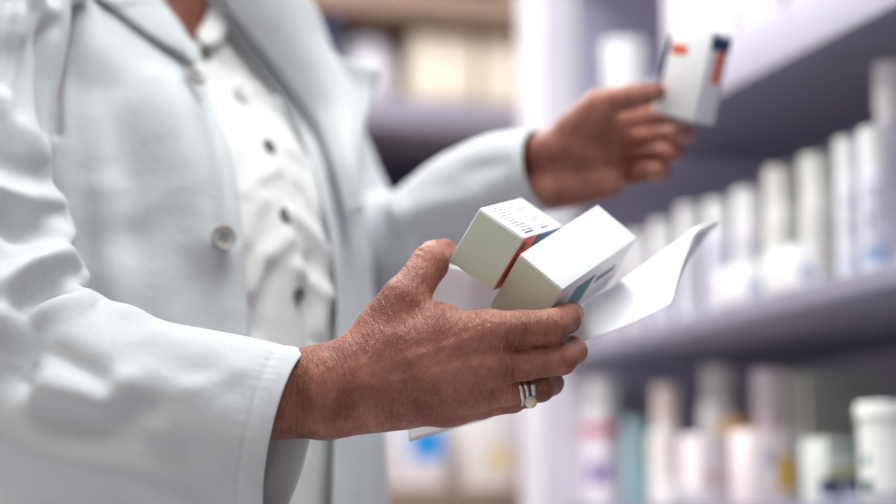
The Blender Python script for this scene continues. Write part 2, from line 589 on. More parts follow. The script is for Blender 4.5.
R_FINGERS = [
    [((380, 330, 1.168), 15), ((405, 299, 1.170), 14.6), ((430, 263, 1.184), 12.6), ((433.5, 255.5, 1.195), 9.9), ((444.5, 250.5, 1.209), 8.1)],
    [((480, 333, 1.153), 14), ((520, 329, 1.151), 12.2), ((551, 326.5, 1.149), 11.4), ((566, 319, 1.166), 9.8), ((572, 313, 1.1840), 7.9)],
    [((486, 365, 1.154), 13), ((525, 364, 1.153), 10.8), ((561, 359, 1.153), 10.4), ((573, 351, 1.174), 9.2), ((571, 347, 1.192), 8.2)],
    [((470, 391, 1.162), 12), ((505, 391, 1.163), 9.6), ((540, 388, 1.168), 9.2), ((551, 383, 1.188), 8.2), ((548, 379, 1.203), 7.4)],
    [((445, 408, 1.171), 11), ((480, 406, 1.175), 8.6), ((513, 401, 1.182), 7.8), ((526, 397, 1.200), 7.2), ((522, 393, 1.212), 6.5)],
]
def arc(x0, y0, x1, y1, bow, d, n=5):
    t = np.linspace(0, 1, n)
    nx, ny = (y1 - y0), -(x1 - x0)
    return [(x0 + (x1 - x0) * s + nx * bow * 4 * s * (1 - s), y0 + (y1 - y0) * s + ny * bow * 4 * s * (1 - s), d) for s in t]
R_CREASES = []
for k in range(4):               # wrinkles over the index and middle knuckles
    R_CREASES.append((arc(486 + 8 * k, 322 + 2 * k, 492 + 8 * k, 350 - k, 0.12, 1.140), 0.0013, -0.0007))
for k in range(3):
    R_CREASES.append((arc(494 + 9 * k, 354, 497 + 9 * k, 374, 0.1, 1.142), 0.0012, -0.0005))
for k in range(3):               # bent finger joints
    R_CREASES.append((arc(556 + 6 * k, 313, 560 + 6 * k, 338, 0.1, 1.137), 0.0011, -0.0005))
    R_CREASES.append((arc(563 + 6 * k, 350, 566 + 6 * k, 370, 0.1, 1.142), 0.0011, -0.0005))
for k in range(3):               # thumb joint
    R_CREASES.append((arc(418 + 6 * k, 250 - 4 * k, 428 + 6 * k, 256 - 4 * k, 0.1, 1.176), 0.0012, -0.0006))
# tendons and veins on the back of the hand
for a, b, am in (((372, 372, 1.142), (480, 335, 1.139), 0.0008), ((372, 384, 1.141), (484, 364, 1.140), 0.0008), ((375, 398, 1.143), (468, 392, 1.148), 0.0008),
                 ((352, 366, 1.143), (424, 352, 1.142), 0.0006), ((410, 376, 1.142), (452, 352, 1.141), 0.0007)):
    R_CREASES.append(([a, b], 0.0028, am))
VR, QR = build_hand(pc(150, 450, 1.10) * [1, 0, 0] + [0, -0.03, 1.105], [0.115, 0.145, 1.245], 0.00085, R_PALM, R_FINGERS, 0.009, 0.009, R_CREASES)

LS = 0.91                        # the far hand and what it holds, nearer and smaller by this
L_PALM = [
    ((475, 200, 1.655), 21, (545, 153, 1.600), 17.5), ((475, 212, 1.655), 21, (545, 188, 1.604), 18),
    ((545, 153, 1.600), 17.5, (575, 138, 1.595), 17), ((545, 188, 1.604), 18, (575, 186, 1.602), 17),
    ((550, 160, 1.604), 16, (610, 124, 1.606), 13.5), ((550, 170, 1.606), 16, (616, 143, 1.606), 13.5),
    ((550, 178, 1.606), 16, (616, 161, 1.606), 13), ((550, 188, 1.604), 16, (610, 179, 1.602), 12.5),
    ((560, 146, 1.590), 17, (598, 112, 1.580), 14.5), ((575, 150, 1.592), 17, (606, 160, 1.598), 15), ((560, 190, 1.596), 15, (608, 184, 1.594), 13.5),
]
L_FINGERS = [
    [((573, 128, 1.588), 16), ((598, 105, 1.576), 13.6), ((631, 97, 1.572), 11.4), ((645, 95, 1.578), 9.9), ((657, 92, 1.5855), 8.2)],
    [((606, 126, 1.607), 13), ((640, 118, 1.640), 10.5), ((672, 112, 1.655), 10), ((693, 112, 1.646), 9), ((704, 112, 1.632), 8)],
    [((612, 143, 1.607), 13), ((642, 139, 1.632), 10.8), ((668, 136, 1.640), 10.2), ((684, 135, 1.618), 9.2), ((676, 136, 1.596), 8.4)],
    [((612, 160, 1.607), 12.8), ((638, 156, 1.626), 10.6), ((660, 153, 1.630), 10), ((674, 153, 1.608), 9), ((664, 153, 1.588), 8.2)],
    [((606, 178, 1.602), 12), ((628, 175, 1.614), 9.8), ((648, 172, 1.614), 9.2), ((662, 171, 1.596), 8.4), ((654, 171, 1.580), 7.8)],
]
L_PALM = [((a[0], a[1], a[2] * LS), ra_ * LS, (b[0], b[1], b[2] * LS), rb_ * LS) for a, ra_, b, rb_ in L_PALM]
L_FINGERS = [[((a[0], a[1], a[2] * LS), r_ * LS) for a, r_ in c] for c in L_FINGERS]
VL, QL = build_hand(np.array([0.0, -0.175, 1.545]) * LS, np.array([0.27, 0.0, 1.69]) * LS, 0.0010, L_PALM, L_FINGERS, 0.009, 0.006)

def cam_to_h(p):                 # camera frame -> (hx, hy, z)
    w = C2W(p); return np.array([w @ _rt, w @ _fh, w[2]])
def hl(n, s, z):
    z = 1 + (z - 1) * TS if z > 1 else z
    return np.array([AX[0] + n * NH[0] + s * SH[0], AX[1] + n * NH[1] + s * SH[1], z])
FB = Field([-0.70, 1.05, 0.0], [0.16, 1.92, 1.82], 0.0075)
zz = np.arange(0.82, 1.5, 0.02)
sl, X = FB.block(np.array([-0.6, 1.1, 0.84]), np.array([0.1, 1.85, ZTOP]))
zc = np.clip(X[2], 0.6, ZTOP)
f_ = crspline(zc, ROWS[:, 0], ROWS[:, 1]) - 0.008; b_ = crspline(zc, ROWS[:, 0], ROWS[:, 2]) - 0.008; a_ = crspline(zc, ROWS[:, 0], ROWS[:, 3]) - 0.008
dx, dy = X[0] - AX[0], X[1] - AX[1]
un, us = dx * NH[0] + dy * NH[1], dx * SH[0] + dy * SH[1]
q = np.sqrt((un / np.where(un > 0, f_, b_)) ** 2 + (us / a_) ** 2)
FB.f[sl] = np.maximum((q - 1) * np.minimum(np.minimum(f_, b_), a_), np.abs(X[2] - 1.17) - 0.32)
hc = lambda px, py, d: cam_to_h(pc(px, py, d))
for a, ra, b, rb in (   # arms down to the forearms, legs, neck
        (hl(-0.03, 0.125, 1.40), .040, hc(-34, 150, 1.250), .036), (hc(-34, 150, 1.250), .036, hc(-30, 330, 1.205), .038), (hc(-28, 345, 1.205), .038, hc(200, 398, 1.170), .028),
        (hl(-0.03, -0.125, 1.40), .038, hc(355, 245, 1.60), .034), (hc(355, 245, 1.60), .034, hc(410, 252, 1.555), .030), (hc(410, 252, 1.555), .030, hc(485, 200, 1.500), .020),
        (hl(0.0, 0.085, 0.88), .088, hl(0.01, 0.09, 0.48), .058), (hl(0.01, 0.09, 0.48), .056, hl(-0.03, 0.09, 0.08), .038),
        (hl(0.0, -0.085, 0.88), .088, hl(0.01, -0.09, 0.48), .058), (hl(0.01, -0.09, 0.48), .056, hl(-0.03, -0.09, 0.08), .038),
        (hl(-0.02, 0, 1.44), .050, hl(-0.01, 0, 1.49), .048)):
    add_cone(FB, a, ra, b, rb, 0.03)
Rf = np.array([[NH[0], SH[0], 0], [NH[1], SH[1], 0], [0, 0, 1]])
FD = Field(hl(0.0, 0, 1.43) - [0.16, 0.16, 0.0], hl(0.0, 0, 1.80) + [0.16, 0.16, 0.0], 0.0026)
add_cone(FD, hl(-0.02, 0, 1.445), .050, hl(0.0, 0, 1.60), .050, 0.01)
add_ell(FD, hl(0.005, 0, 1.685), (0.096, 0.074, 0.098), 0.02, Rf)
add_ell(FD, hl(0.040, 0, 1.630), (0.058, 0.056, 0.066), 0.03, Rf)
add_ell(FD, hl(0.078, 0, 1.578), (0.020, 0.022, 0.016), 0.025, Rf)             # chin
add_cone(FD, hl(0.094, 0, 1.672), .006, hl(0.112, 0, 1.640), .009, 0.010)      # nose
for s in (-1, 1):
    add_ell(FD, hl(0.102, s * 0.009, 1.636), (0.009, 0.007, 0.006), 0.006, Rf)
    add_ell(FD, hl(0.000, s * 0.073, 1.655), (0.016, 0.008, 0.028), 0.006, Rf)  # ears
    add_ell(FD, hl(0.086, s * 0.031, 1.690), (0.010, 0.019, 0.005), 0.010, Rf)  # brows
    add_ell(FD, hl(0.083, s * 0.031, 1.672), (0.009, 0.014, 0.008), 0.003, Rf)  # eyelids
    add_ell(FD, hl(0.072, s * 0.038, 1.640), (0.020, 0.020, 0.018), 0.020, Rf)  # cheeks
add_ell(FD, hl(0.096, 0, 1.613), (0.008, 0.021, 0.0045), 0.004, Rf)            # lips
add_ell(FD, hl(0.094, 0, 1.604), (0.009, 0.018, 0.005), 0.003, Rf)
VD, QD = surface_nets(FD.f, FD.lo, FD.h)
VDw = VD[:, 0:1] * _rt + VD[:, 1:2] * _fh + VD[:, 2:3] * _up0
VB, QB = surface_nets(FB.f, FB.lo, FB.h)
VBw = VB[:, 0:1] * _rt + VB[:, 1:2] * _fh + VB[:, 2:3] * _up0
body_v = np.concatenate([C2W(VR), C2W(VL), VBw, VDw])
body_f = np.concatenate([QR, QL + len(VR), QB + len(VR) + len(VL), QD + len(VR) + len(VL) + len(VBw)])
body = from_data('body', body_v, body_f, person, M_SKIN, fix=True)

FH = Field(hl(-0.02, 0, 1.45) - [0.18, 0.18, 0.0], hl(-0.02, 0, 1.82) + [0.18, 0.18, 0.0], 0.004)
add_ell(FH, hl(-0.004, 0, 1.692), (0.102, 0.084, 0.104), 0.01, Rf)
add_ell(FH, hl(-0.045, 0, 1.615), (0.055, 0.076, 0.080), 0.03, Rf)
sl, X = FH.block(FH.lo, FH.lo + FH.h * FH.n)
un = (X[0] - AX[0]) * NH[0] + (X[1] - AX[1]) * NH[1]
FH.f = np.maximum(FH.f, (un - 0.020 - np.clip((X[2] - 1.655) * 1.1, -0.02, 0.10)) * 0.7).astype(np.float32)
VH, QH = surface_nets(FH.f, FH.lo, FH.h)
from_data('hair', VH[:, 0:1] * _rt + VH[:, 1:2] * _fh + VH[:, 2:3] * _up0, QH, person, M_HAIR, fix=True)

FT = Field([-0.60, 1.20, 0.04], [0.1, 1.85, 1.0], 0.008)
add_ell(FT, hl(0.0, 0, 0.90), (0.135, 0.175, 0.10), 0.03, Rf)
for s in (-1, 1):
    add_cone(FT, hl(0.0, s * 0.085, 0.86), .098, hl(0.01, s * 0.09, 0.48), .075, 0.03)
    add_cone(FT, hl(0.01, s * 0.09, 0.48), .075, hl(-0.02, s * 0.09, 0.13), .062, 0.03)
VT, QT = surface_nets(FT.f, FT.lo, FT.h)
from_data('trousers', VT[:, 0:1] * _rt + VT[:, 1:2] * _fh + VT[:, 2:3] * _up0, QT, person, M_TROUSER, fix=True)
for s in (-1, 1):
    FS = Field(hl(0.03, s * 0.09, 0) - [0.2, 0.2, 0.01], hl(0.03, s * 0.09, 0.14) + [0.2, 0.2, 0.0], 0.005)
    add_cone(FS, hl(-0.06, s * 0.09, 0.045), .04, hl(0.13, s * 0.095, 0.035), .034, 0.02)
    add_cone(FS, hl(-0.03, s * 0.09, 0.05), .04, hl(-0.03, s * 0.09, 0.10), .045, 0.02)
    sl, X = FS.block(FS.lo, FS.lo + FS.h * FS.n)
    FS.f = np.maximum(FS.f, 0.001 - X[2])
    V_, Q_ = surface_nets(FS.f.astype(np.float32), FS.lo, FS.h)
    from_data('shoe', V_[:, 0:1] * _rt + V_[:, 1:2] * _fh + V_[:, 2:3] * _up0, Q_, person, M_SHOE, fix=True)

# ---- shirt
S_OFF, C_OFF, C_HANG = 0.0, 0.020, 0.035
SHIRT, COAT = Surf(S_OFF), Surf(C_OFF, C_HANG)
zs = np.linspace(0.80, ZTOP - .02, 190)
thv = np.linspace(-math.pi, math.pi, 220)
PLACKET = [(196, 20), (203, 55), (225, 80), (243, 105), (262, 140), (276, 185), (284, 222), (294, 280), (300, 340)]
V_TIP = (186, 40)
GS = torso(*np.meshgrid(thv, zs, indexing='ij')[:2], S_OFF)
NS = grid_normals(GS)
if (NS[110, 90] @ H2W(NH[0], NH[1], 0)) < 0: NS = -NS
sp = lambda S, pts, lift=0.0: [S.at(x, y, lift)[0] for x, y in pts]
sst = [(sp(SHIRT, [(x - 14, y + 3) for x, y in PLACKET[1:]]), 0.0022, -0.0012), (sp(SHIRT, [(x + 16, y - 3) for x, y in PLACKET[1:]]), 0.0022, -0.0012),
       (sp(SHIRT, PLACKET), 0.011, 0.0016)]
for pts, w, a in (([(240, 80), (268, 100), (296, 118)], .007, .006), ([(222, 62), (258, 84), (300, 140)], .006, -.004),
                  ([(285, 145), (310, 170), (325, 220)], .010, .006), ([(262, 200), (250, 215), (246, 240)], .007, .004),
                  ([(290, 215), (312, 235), (330, 262)], .008, .005), ([(285, 240), (262, 262), (250, 290)], .008, .005),
                  ([(300, 190), (316, 215), (335, 240)], .006, -.005), ([(296, 270), (318, 290), (340, 300)], .008, .005),
                  ([(275, 170), (255, 180), (244, 195)], .006, .004), ([(270, 270), (262, 300), (258, 330)], .007, -.005),
                  ([(310, 260), (306, 300), (312, 340)], .008, -.005), ([(322, 300), (318, 330)], .008, .006)):
    sst.append((sp(SHIRT, pts), w, a))
GS = strokes(GS, NS, sst)
# the open neck: cut away the V of the collar
pr = proj(GS); dV = pr[..., :2]
inV = (pr[..., 1] < 41) & (pr[..., 0] > 40 + (pr[..., 1] + 90) * 0) & (pr[..., 0] > 186 + (pr[..., 1] - 41) * 0.74) & (pr[..., 0] < 197 - (pr[..., 1] - 41) * 0.30)
front = (np.abs(thv)[:, None] < 1.45) & np.ones_like(zs, bool)[None]
cut = inV & front
nu, nv = GS.shape[:2]
fc = [f for f in grid_faces(nu, nv) if not any(cut.flat[i] for i in f)]
shirt = from_data('shirt', GS.reshape(-1, 3), fc, person, M_SHIRT)
sm = shirt.modifiers.new('thick', 'SOLIDIFY'); sm.thickness = 0.0012; sm.offset = 0

def ribbon(name, left, right, m, parent, thick=0.0012, n=8, bow=0.0, nrm=None):
    """strip of cloth between two 3-D polylines with the same number of points"""
    A, B = np.array(left), np.array(right)
    t0 = np.linspace(0, 1, len(A)); tt = np.linspace(0, 1, 60)
    res = lambda Q: np.stack([crspline(tt, t0, Q[:, k]) for k in range(3)], 1)
    A, B = res(A), res(B)
    s = np.linspace(0, 1, n)[None, :, None]
    G = A[:, None] * (1 - s) + B[:, None] * s
    if bow:
        N = grid_normals(G)
        if nrm is not None and (N[30, n // 2] @ nrm) < 0: N = -N
        G = G + N * (bow * np.sin(np.pi * s))
    o = from_data(name, G.reshape(-1, 3), grid_faces(60, n), parent, m)
    sm = o.modifiers.new('thick', 'SOLIDIFY'); sm.thickness = thick; sm.offset = 0
    return o

# shirt collar: two standing leaves either side of the open neck
ribbon('shirt_collar', sp(SHIRT, [(208, -40), (207, -10), (203, 18), (194, 38), (200, 50)], 0.004),
       sp(SHIRT, [(228, -30), (226, 0), (222, 24), (214, 46), (204, 52)], 0.009), M_SHIRT, shirt, bow=0.004)
ribbon('shirt_collar', sp(SHIRT, [(140, -40), (157, -5), (170, 18), (184, 40)], 0.003),
       sp(SHIRT, [(132, -34), (148, 2), (162, 26), (180, 46)], 0.007), M_SHIRT, shirt, bow=0.003)

def button(name, S, px, py, r, m, parent, lift, th=0.0028):
    c, n = S.at(px, py, lift)
    bm = bmesh.new()
    lathe_bm(bm, [(0, 0.0), (r * .92, 0.0), (r, th * .35), (r, th * .8), (r * .9, th), (r * .72, th * .72), (0, th * .66)], 24)
    for k in range(4):
        a = k * math.pi / 2 + .4
        lathe_bm(bm, [(0, th * .62), (r * .13, th * .62), (r * .13, th * .80), (0, th * .80)], 8, 1, (r * .28 * math.cos(a), r * .28 * math.sin(a), 0))
    R = Vector(n).to_track_quat('Z', 'Y').to_matrix().to_4x4()
    bm.transform(Matrix.Translation(Vector(c) - person.location) @ R)
    o = bm_obj(name, bm, None, [m, M_INKD])
    smooth_by_angle(o, 50)
    o.parent = parent
    return o
for (px, py), r, m in (((203, 56), .0062, M_BTN_D), ((235, 95), .0082, M_BTN_W), ((267, 148), .0062, M_BTN_D), ((283, 216), .0062, M_BTN_D), ((296, 296), .0062, M_BTN_D)):
    b_ = button('shirt_button', SHIRT, px, py, r, m, shirt, 0.0085 if m is M_BTN_W else 0.0022)
    if m is M_BTN_W: b_['label'] = 'large pearly white button'

# ---- lab coat: one wrap from the right front edge round the back to the left front edge
E_R = [(60, -150), (110, -60), (155, 0), (186, 41), (215, 95), (235, 150), (243, 200), (247, 252), (252, 330), (256, 420), (260, 520), (262, 700), (262, 1100)]
E_L = [(190, -150), (198, -60), (218, 0), (256, 49), (290, 92), (312, 125), (330, 175), (343, 229), (351, 292), (350, 360), (346, 440), (343, 520), (340, 700), (335, 1100)]
zc_ = np.linspace(0.62, ZTOP - .025, 230)
tR = smooth1(edge_theta(E_R, C_OFF, C_HANG, zc_), 7)
tL = smooth1(edge_theta(E_L, C_OFF, C_HANG, zc_), 7)
nU = 300
uu = np.linspace(0, 1, nU)
TH = tR[None] + (tL[None] + 2 * math.pi - tR[None]) * uu[:, None]
GC = torso(TH, np.broadcast_to(zc_[None], TH.shape), C_OFF - 0.012 * np.exp(-((1 - uu) / .05) ** 2)[:, None] - 0.006 * np.exp(-(uu / .03) ** 2)[:, None], C_HANG)
NC = grid_normals(GC)
mid = GC.mean((0, 1))
if ((GC - mid)[..., :2] * NC[..., :2]).sum() < 0: NC = -NC
cst = []
for pts, w, a in (([(166, 92), (180, 130), (197, 180), (205, 240)], .020, .014), ([(75, 25), (105, 62), (150, 118), (168, 180)], .022, .006),
                  ([(112, 88), (125, 150), (128, 230)], .026, -.013), ([(205, 90), (222, 150), (230, 230)], .012, -.005),
                  ([(62, -10), (58, 50), (52, 130)], .005, -.010), ([(60, 10), (70, 90), (80, 170), (86, 260), (90, 330)], .016, -.007), ([(150, 215), (165, 270), (178, 330)], .020, .005),
                  ([(108, 190), (112, 260), (118, 330)], .018, .005), ([(310, 20), (330, 90), (345, 160)], .02, .004),
                  ([(325, 450), (330, 520)], .015, .006), ([(355, 430), (358, 520)], .012, .005)):
    cst.append((sp(COAT, pts), w, a))
GC = strokes(GC, NC, cst)
ripple = 0.004 * np.sin(TH * 9 + 3 * zc_[None]) * np.clip((1.15 - zc_) / 0.4, 0, 1)[None]
GC = GC + NC * ripple[..., None]
coat = from_data('lab_coat', GC.reshape(-1, 3), grid_faces(*GC.shape[:2]), person, M_COAT)
sm = coat.modifiers.new('thick', 'SOLIDIFY'); sm.thickness = 0.0016; sm.offset = 0

ribbon('lapel', sp(COAT, [(40, -60), (92, -2), (115, 16), (138, 33), (160, 47), (178, 58), (190, 68)], 0.0045),
       sp(COAT, [(112, -58), (153, -4), (164, 10), (175, 25), (184, 38), (191, 50), (198, 66)], 0.0045), M_COAT, coat, bow=0.004, nrm=-FWD)
# far lapel: rolls off the chest and its point sticks out past the shoulder
def off_c(x, y, d): return P(x, y, d)
Lin = sp(COAT, [(198, -60), (220, 0), (256, 48), (290, 91), (313, 125), (331, 172), (343, 218)], 0.004)
Lout = [off_c(275, -60, 1.52), off_c(311, 0, 1.525), off_c(328, 42, 1.525), off_c(348, 74, 1.52), off_c(364, 112, 1.50), off_c(361, 160, 1.455), sp(COAT, [(347, 216)], 0.006)[0]]
ribbon('lapel', Lin, Lout, M_COAT, coat, bow=0.012, nrm=-FWD, n=16)
tipv = [P(347, 75, 1.521), P(378, 69, 1.52), P(376, 90, 1.518), P(367, 116, 1.502)]
ribbon('lapel_point', [P(328, 50, 1.524), P(340, 70, 1.52), P(350, 92, 1.512), P(358, 128, 1.490)], tipv, M_COAT, coat, bow=0.003, nrm=-FWD)
button('coat_button', COAT, 191, 82, 0.0100, M_BTN_G, coat, 0.006, 0.0035)
button('coat_button', COAT, 218, 240, 0.0100, M_BTN_G, coat, 0.010, 0.0035)
button('coat_button', COAT, 230, 400, 0.0105, M_BTN_G, coat, 0.001, 0.0035)

# ---- sleeves
def sleeve(name, ctrl, nt, nv, folds, shear=0.0, seam=0.018, seed=0, inner=True):
    C = np.array([P(*c[0]) for c in ctrl]); ru = np.array([c[1] for c in ctrl]) / 1000; rv = np.array([c[2] for c in ctrl]) / 1000
    s0 = np.concatenate([[0], np.cumsum(np.linalg.norm(np.diff(C, axis=0), axis=1))])
    s = np.linspace(0, s0[-1], nt)
    c = np.stack([crspline(s, s0, C[:, k]) for k in range(3)], 1)
    a, b = crspline(s, s0, ru), crspline(s, s0, rv)
    T = np.gradient(c, axis=0); T /= np.linalg.norm(T, axis=1, keepdims=True)
    U = np.cross(np.broadcast_to(FWD, T.shape), T); U /= np.linalg.norm(U, axis=1, keepdims=True)
    W = np.cross(T, U)
    ph = np.linspace(0, 2 * math.pi, nv, endpoint=False)
    G = c[:, None] + a[:, None, None] * np.cos(ph)[None, :, None] * U[:, None] + b[:, None, None] * np.sin(ph)[None, :, None] * W[:, None]
    sg = np.sign((W[-1] @ FWD))
    endw = np.clip((s - s[-1] + 0.10) / 0.10, 0, 1)
    G = G + (endw[:, None] * np.sin(ph)[None] * sg * shear)[..., None] * T[:, None]
    ctr = c[:, None]
    N = G - ctr; N /= np.linalg.norm(N, axis=-1, keepdims=True)
    # broad random rumple
    r = np.random.default_rng(seed)
    D = np.zeros(G.shape[:2])
    for _ in range(26):
        k1, k2, p0 = r.uniform(14, 60), r.integers(1, 4), r.uniform(0, 6.28)
        D += r.uniform(.2, .8) * np.sin(k1 * s[:, None] + k2 * ph[None] * r.choice([-1, 1]) + p0) / (1 + k1 / 40)
    D *= 0.0006 * (1 - 0.4 * endw[:, None])
    # hem seam and its pucker
    e = s[-1] - s
    D += (-0.0009 * np.exp(-((e - seam) / 0.0013) ** 2))[:, None]
    D += (0.0006 * np.clip(1 - np.abs(e - seam * .5) / (seam * .5), 0, 1))[:, None]
    D += 0.00016 * np.exp(-((e - seam) / 0.008) ** 2)[:, None] * np.sin(ph * 37 + 5 * np.sin(ph * 5) + 2 * np.sin(ph * 11))[None]
    G = G + N * D[..., None]
    prj = proj(G); vis = ((G - CAM) * N).sum(-1) < 0
    pxy = np.where(vis[..., None], prj[..., :2], 1e6)
    def snap(x, y):
        d = ((pxy - np.array([x, y])) ** 2).sum(-1)
        return G.reshape(-1, 3)[np.argmin(d)]
    G = strokes(G, N, [([snap(*p[:2]) for p in dense(pl)], w, a) for pl, w, a in folds], 5)
    o = from_data(name, G.reshape(-1, 3), grid_faces(nt, nv, True), coat, M_COAT)
    sm = o.modifiers.new('thick', 'SOLIDIFY'); sm.thickness = 0.0016; sm.offset = 0
    return o
def dense(pl):
    out = [pl[0]]
    for a, b in zip(pl, pl[1:]):
        out += [tuple(a[i] + (b[i] - a[i]) * t / 4 for i in range(2)) for t in range(1, 5)]
    return out
def fp(pts): return pts
R_CTRL = [((66, -22, 1.375), 22, 34), ((40, -30, 1.35), 38, 47), ((8, -16, 1.318), 51, 57), ((-12, 32, 1.288), 57, 60), ((-30, 95, 1.265), 60, 60), ((-38, 190, 1.238), 62, 60), ((-34, 285, 1.212), 70, 60),
          ((4, 365, 1.186), 74, 60), ((70, 402, 1.172), 66, 58), ((150, 414, 1.165), 62, 54), ((225, 424, 1.163), 59, 50), ((291, 437, 1.164), 58, 47)]
R_FOLDS = []
for pts, w, a in (
        ([(-30, 305, 1.165), (5, 288, 1.165), (40, 262, 1.175), (66, 222, 1.19)], .011, .013),
        ([(-4, 215, 1.20), (18, 232, 1.19), (44, 236, 1.19)], .010, -.015),
        ([(-10, 190, 1.20), (25, 200, 1.20), (58, 200, 1.21)], .007, .010),
        ([(0, 322, 1.15), (24, 280, 1.16), (60, 264, 1.17), (84, 275, 1.18)], .009, .010),
        ([(18, 308, 1.14), (36, 296, 1.15), (58, 290, 1.16)], .008, -.015),
        ([(8, 330, 1.125), (50, 306, 1.13), (90, 303, 1.14), (130, 318, 1.15)], .013, .008),
        ([(34, 326, 1.125), (26, 352, 1.12), (20, 380, 1.12)], .010, -.014),
        ([(45, 388, 1.115), (100, 402, 1.11), (125, 384, 1.112)], .010, .008),
        ([(60, 352, 1.115), (92, 372, 1.112), (106, 388, 1.11)], .009, -.007), ([(60, 420), (100, 425), (150, 410)], .012, -.006),
        ([(186, 390, 1.112), (214, 384, 1.112), (238, 370, 1.115)], .007, .0028),
        ([(150, 350, 1.125), (190, 368, 1.115), (230, 384, 1.115)], .012, -.003),
        ([(0, 430, 1.13), (60, 455, 1.12), (130, 470, 1.12), (190, 500, 1.12)], .014, .005),
        ([(40, 425, 1.12), (110, 440, 1.11), (180, 460, 1.115)], .014, -.005),
        ([(-30, 90, 1.24), (10, 110, 1.245), (40, 150, 1.255)], .016, .006),
        ([(4, 80, 1.27), (12, 30, 1.28), (12, -10, 1.29)], .008, -.013), ([(50, -5), (47, 60), (43, 128)], .006, -.014),
        ([(20, 110, 1.265), (30, 60, 1.285), (36, 10, 1.30)], .010, -.009),
        ([(-20, 150, 1.22), (10, 170, 1.225), (38, 176, 1.24)], .009, -.006),
        ([(18, 10, 1.29), (20, 30, 1.285)], .010, .008), ([(42, -10, 1.31), (46, 20, 1.31)], .009, .006)):
    R_FOLDS.append((fp(pts), w, a))
sleeve('sleeve', R_CTRL, 320, 260, R_FOLDS, shear=0.011, seed=3)
L_CTRL = [((236, -14, 1.50), 18, 26), ((250, -8, 1.515), 31, 38), ((268, 14, 1.54), 38, 45), ((296, 80, 1.58), 40, 46), ((328, 160, 1.61), 42, 48), ((356, 236, 1.60), 50, 50),
          ((410, 252, 1.555), 54, 48), ((472, 200, 1.505), 47, 42), ((508, 178, 1.476), 39, 37), ((543, 169, 1.458), 33, 35)]
L_FOLDS = [(fp(p), w, a) for p, w, a in (([(405, 215, 1.62), (440, 205, 1.6), (480, 200, 1.59)], .010, .006), ([(420, 240, 1.61), (450, 250, 1.6)], .010, -.006),
           ([(395, 205, 1.63), (410, 235, 1.61), (420, 270, 1.62)], .009, .006), ([(470, 170, 1.60), (500, 165, 1.585)], .008, -.004))]
sleeve('sleeve', L_CTRL, 200, 160, L_FOLDS, shear=0.0, seed=9)

# ---- rings on the ring finger
def torus_on(name, c, axis, R, r, parent, m, squash=1.0, seg=48):
    bm = bmesh.new()
    for i in range(seg):
        for j in range(12):
            A, B = 2 * math.pi * i / seg, 2 * math.pi * j / 12
            bm.verts.new(((R + r * math.cos(B)) * math.cos(A), (R + r * math.cos(B)) * math.sin(A), r * squash * math.sin(B)))
    bm.verts.ensure_lookup_table()
    for i in range(seg):
        for j in range(12):
            i2, j2 = (i + 1) % seg, (j + 1) % 12
            bm.faces.new((bm.verts[i * 12 + j], bm.verts[i2 * 12 + j], bm.verts[i2 * 12 + j2], bm.verts[i * 12 + j2]))
    bm.transform(Matrix.Translation(Vector(c) - person.location) @ Vector(axis).to_track_quat('Z', 'Y').to_matrix().to_4x4())
    return bm_obj(name, bm, parent, [m], smooth=True)
ra, rb = P(505, 391, 1.163), P(543, 388, 1.168)
rax = (rb - ra) / np.linalg.norm(rb - ra)
tilt = rax + 0.18 * UPV
c1, c2 = ra + (rb - ra) * 0.42, ra + (rb - ra) * 0.66
torus_on('ring_band', c1 - rax * 0.0019, tilt, 0.0099, 0.0013, person, M_SILVER, 1.25)
torus_on('ring_band', c1 + rax * 0.0017, tilt, 0.0099, 0.0013, person, M_SILVER, 1.2)
pr_ = torus_on('pearl_ring', c2, rax + 0.05 * UPV, 0.0098, 0.0013, person, M_SILVER, 1.5)
bm = bmesh.new()
bmesh.ops.create_uvsphere(bm, u_segments=24, v_segments=16, radius=0.0042)
pc_ = c2 + (-UPV * 0.62 - FWD * 0.78) * 0.0128
bm.transform(Matrix.Translation(Vector(pc_) - person.location))
bm_obj('pearl', bm, pr_, [M_PEARL], smooth=True)
bm = bmesh.new()
for k in range(5):
    a = 2 * math.pi * k / 5
    dirn = (-UPV * 0.62 - FWD * 0.78); e1 = rax; e2 = np.cross(dirn, e1)
    q0 = c2 + dirn * 0.0096; q1 = pc_ + (e1 * math.cos(a) + e2 * math.sin(a)) * 0.0035
    mid_ = (q0 + (e1 * math.cos(a) + e2 * math.sin(a)) * 0.0022)
    for x, y in ((q0, mid_), (mid_, q1)):
        d = Vector(y - x)
        g = bmesh.ops.create_cone(bm, segments=8, radius1=0.0006, radius2=0.0006, depth=d.length, cap_ends=True)
        bmesh.ops.transform(bm, verts=g['verts'], matrix=Matrix.Translation(Vector((x + y) / 2) - person.location) @ d.to_track_quat('Z', 'Y').to_matrix().to_4x4())
bm_obj('ring_setting', bm, pr_, [M_SILVER], smooth=True)

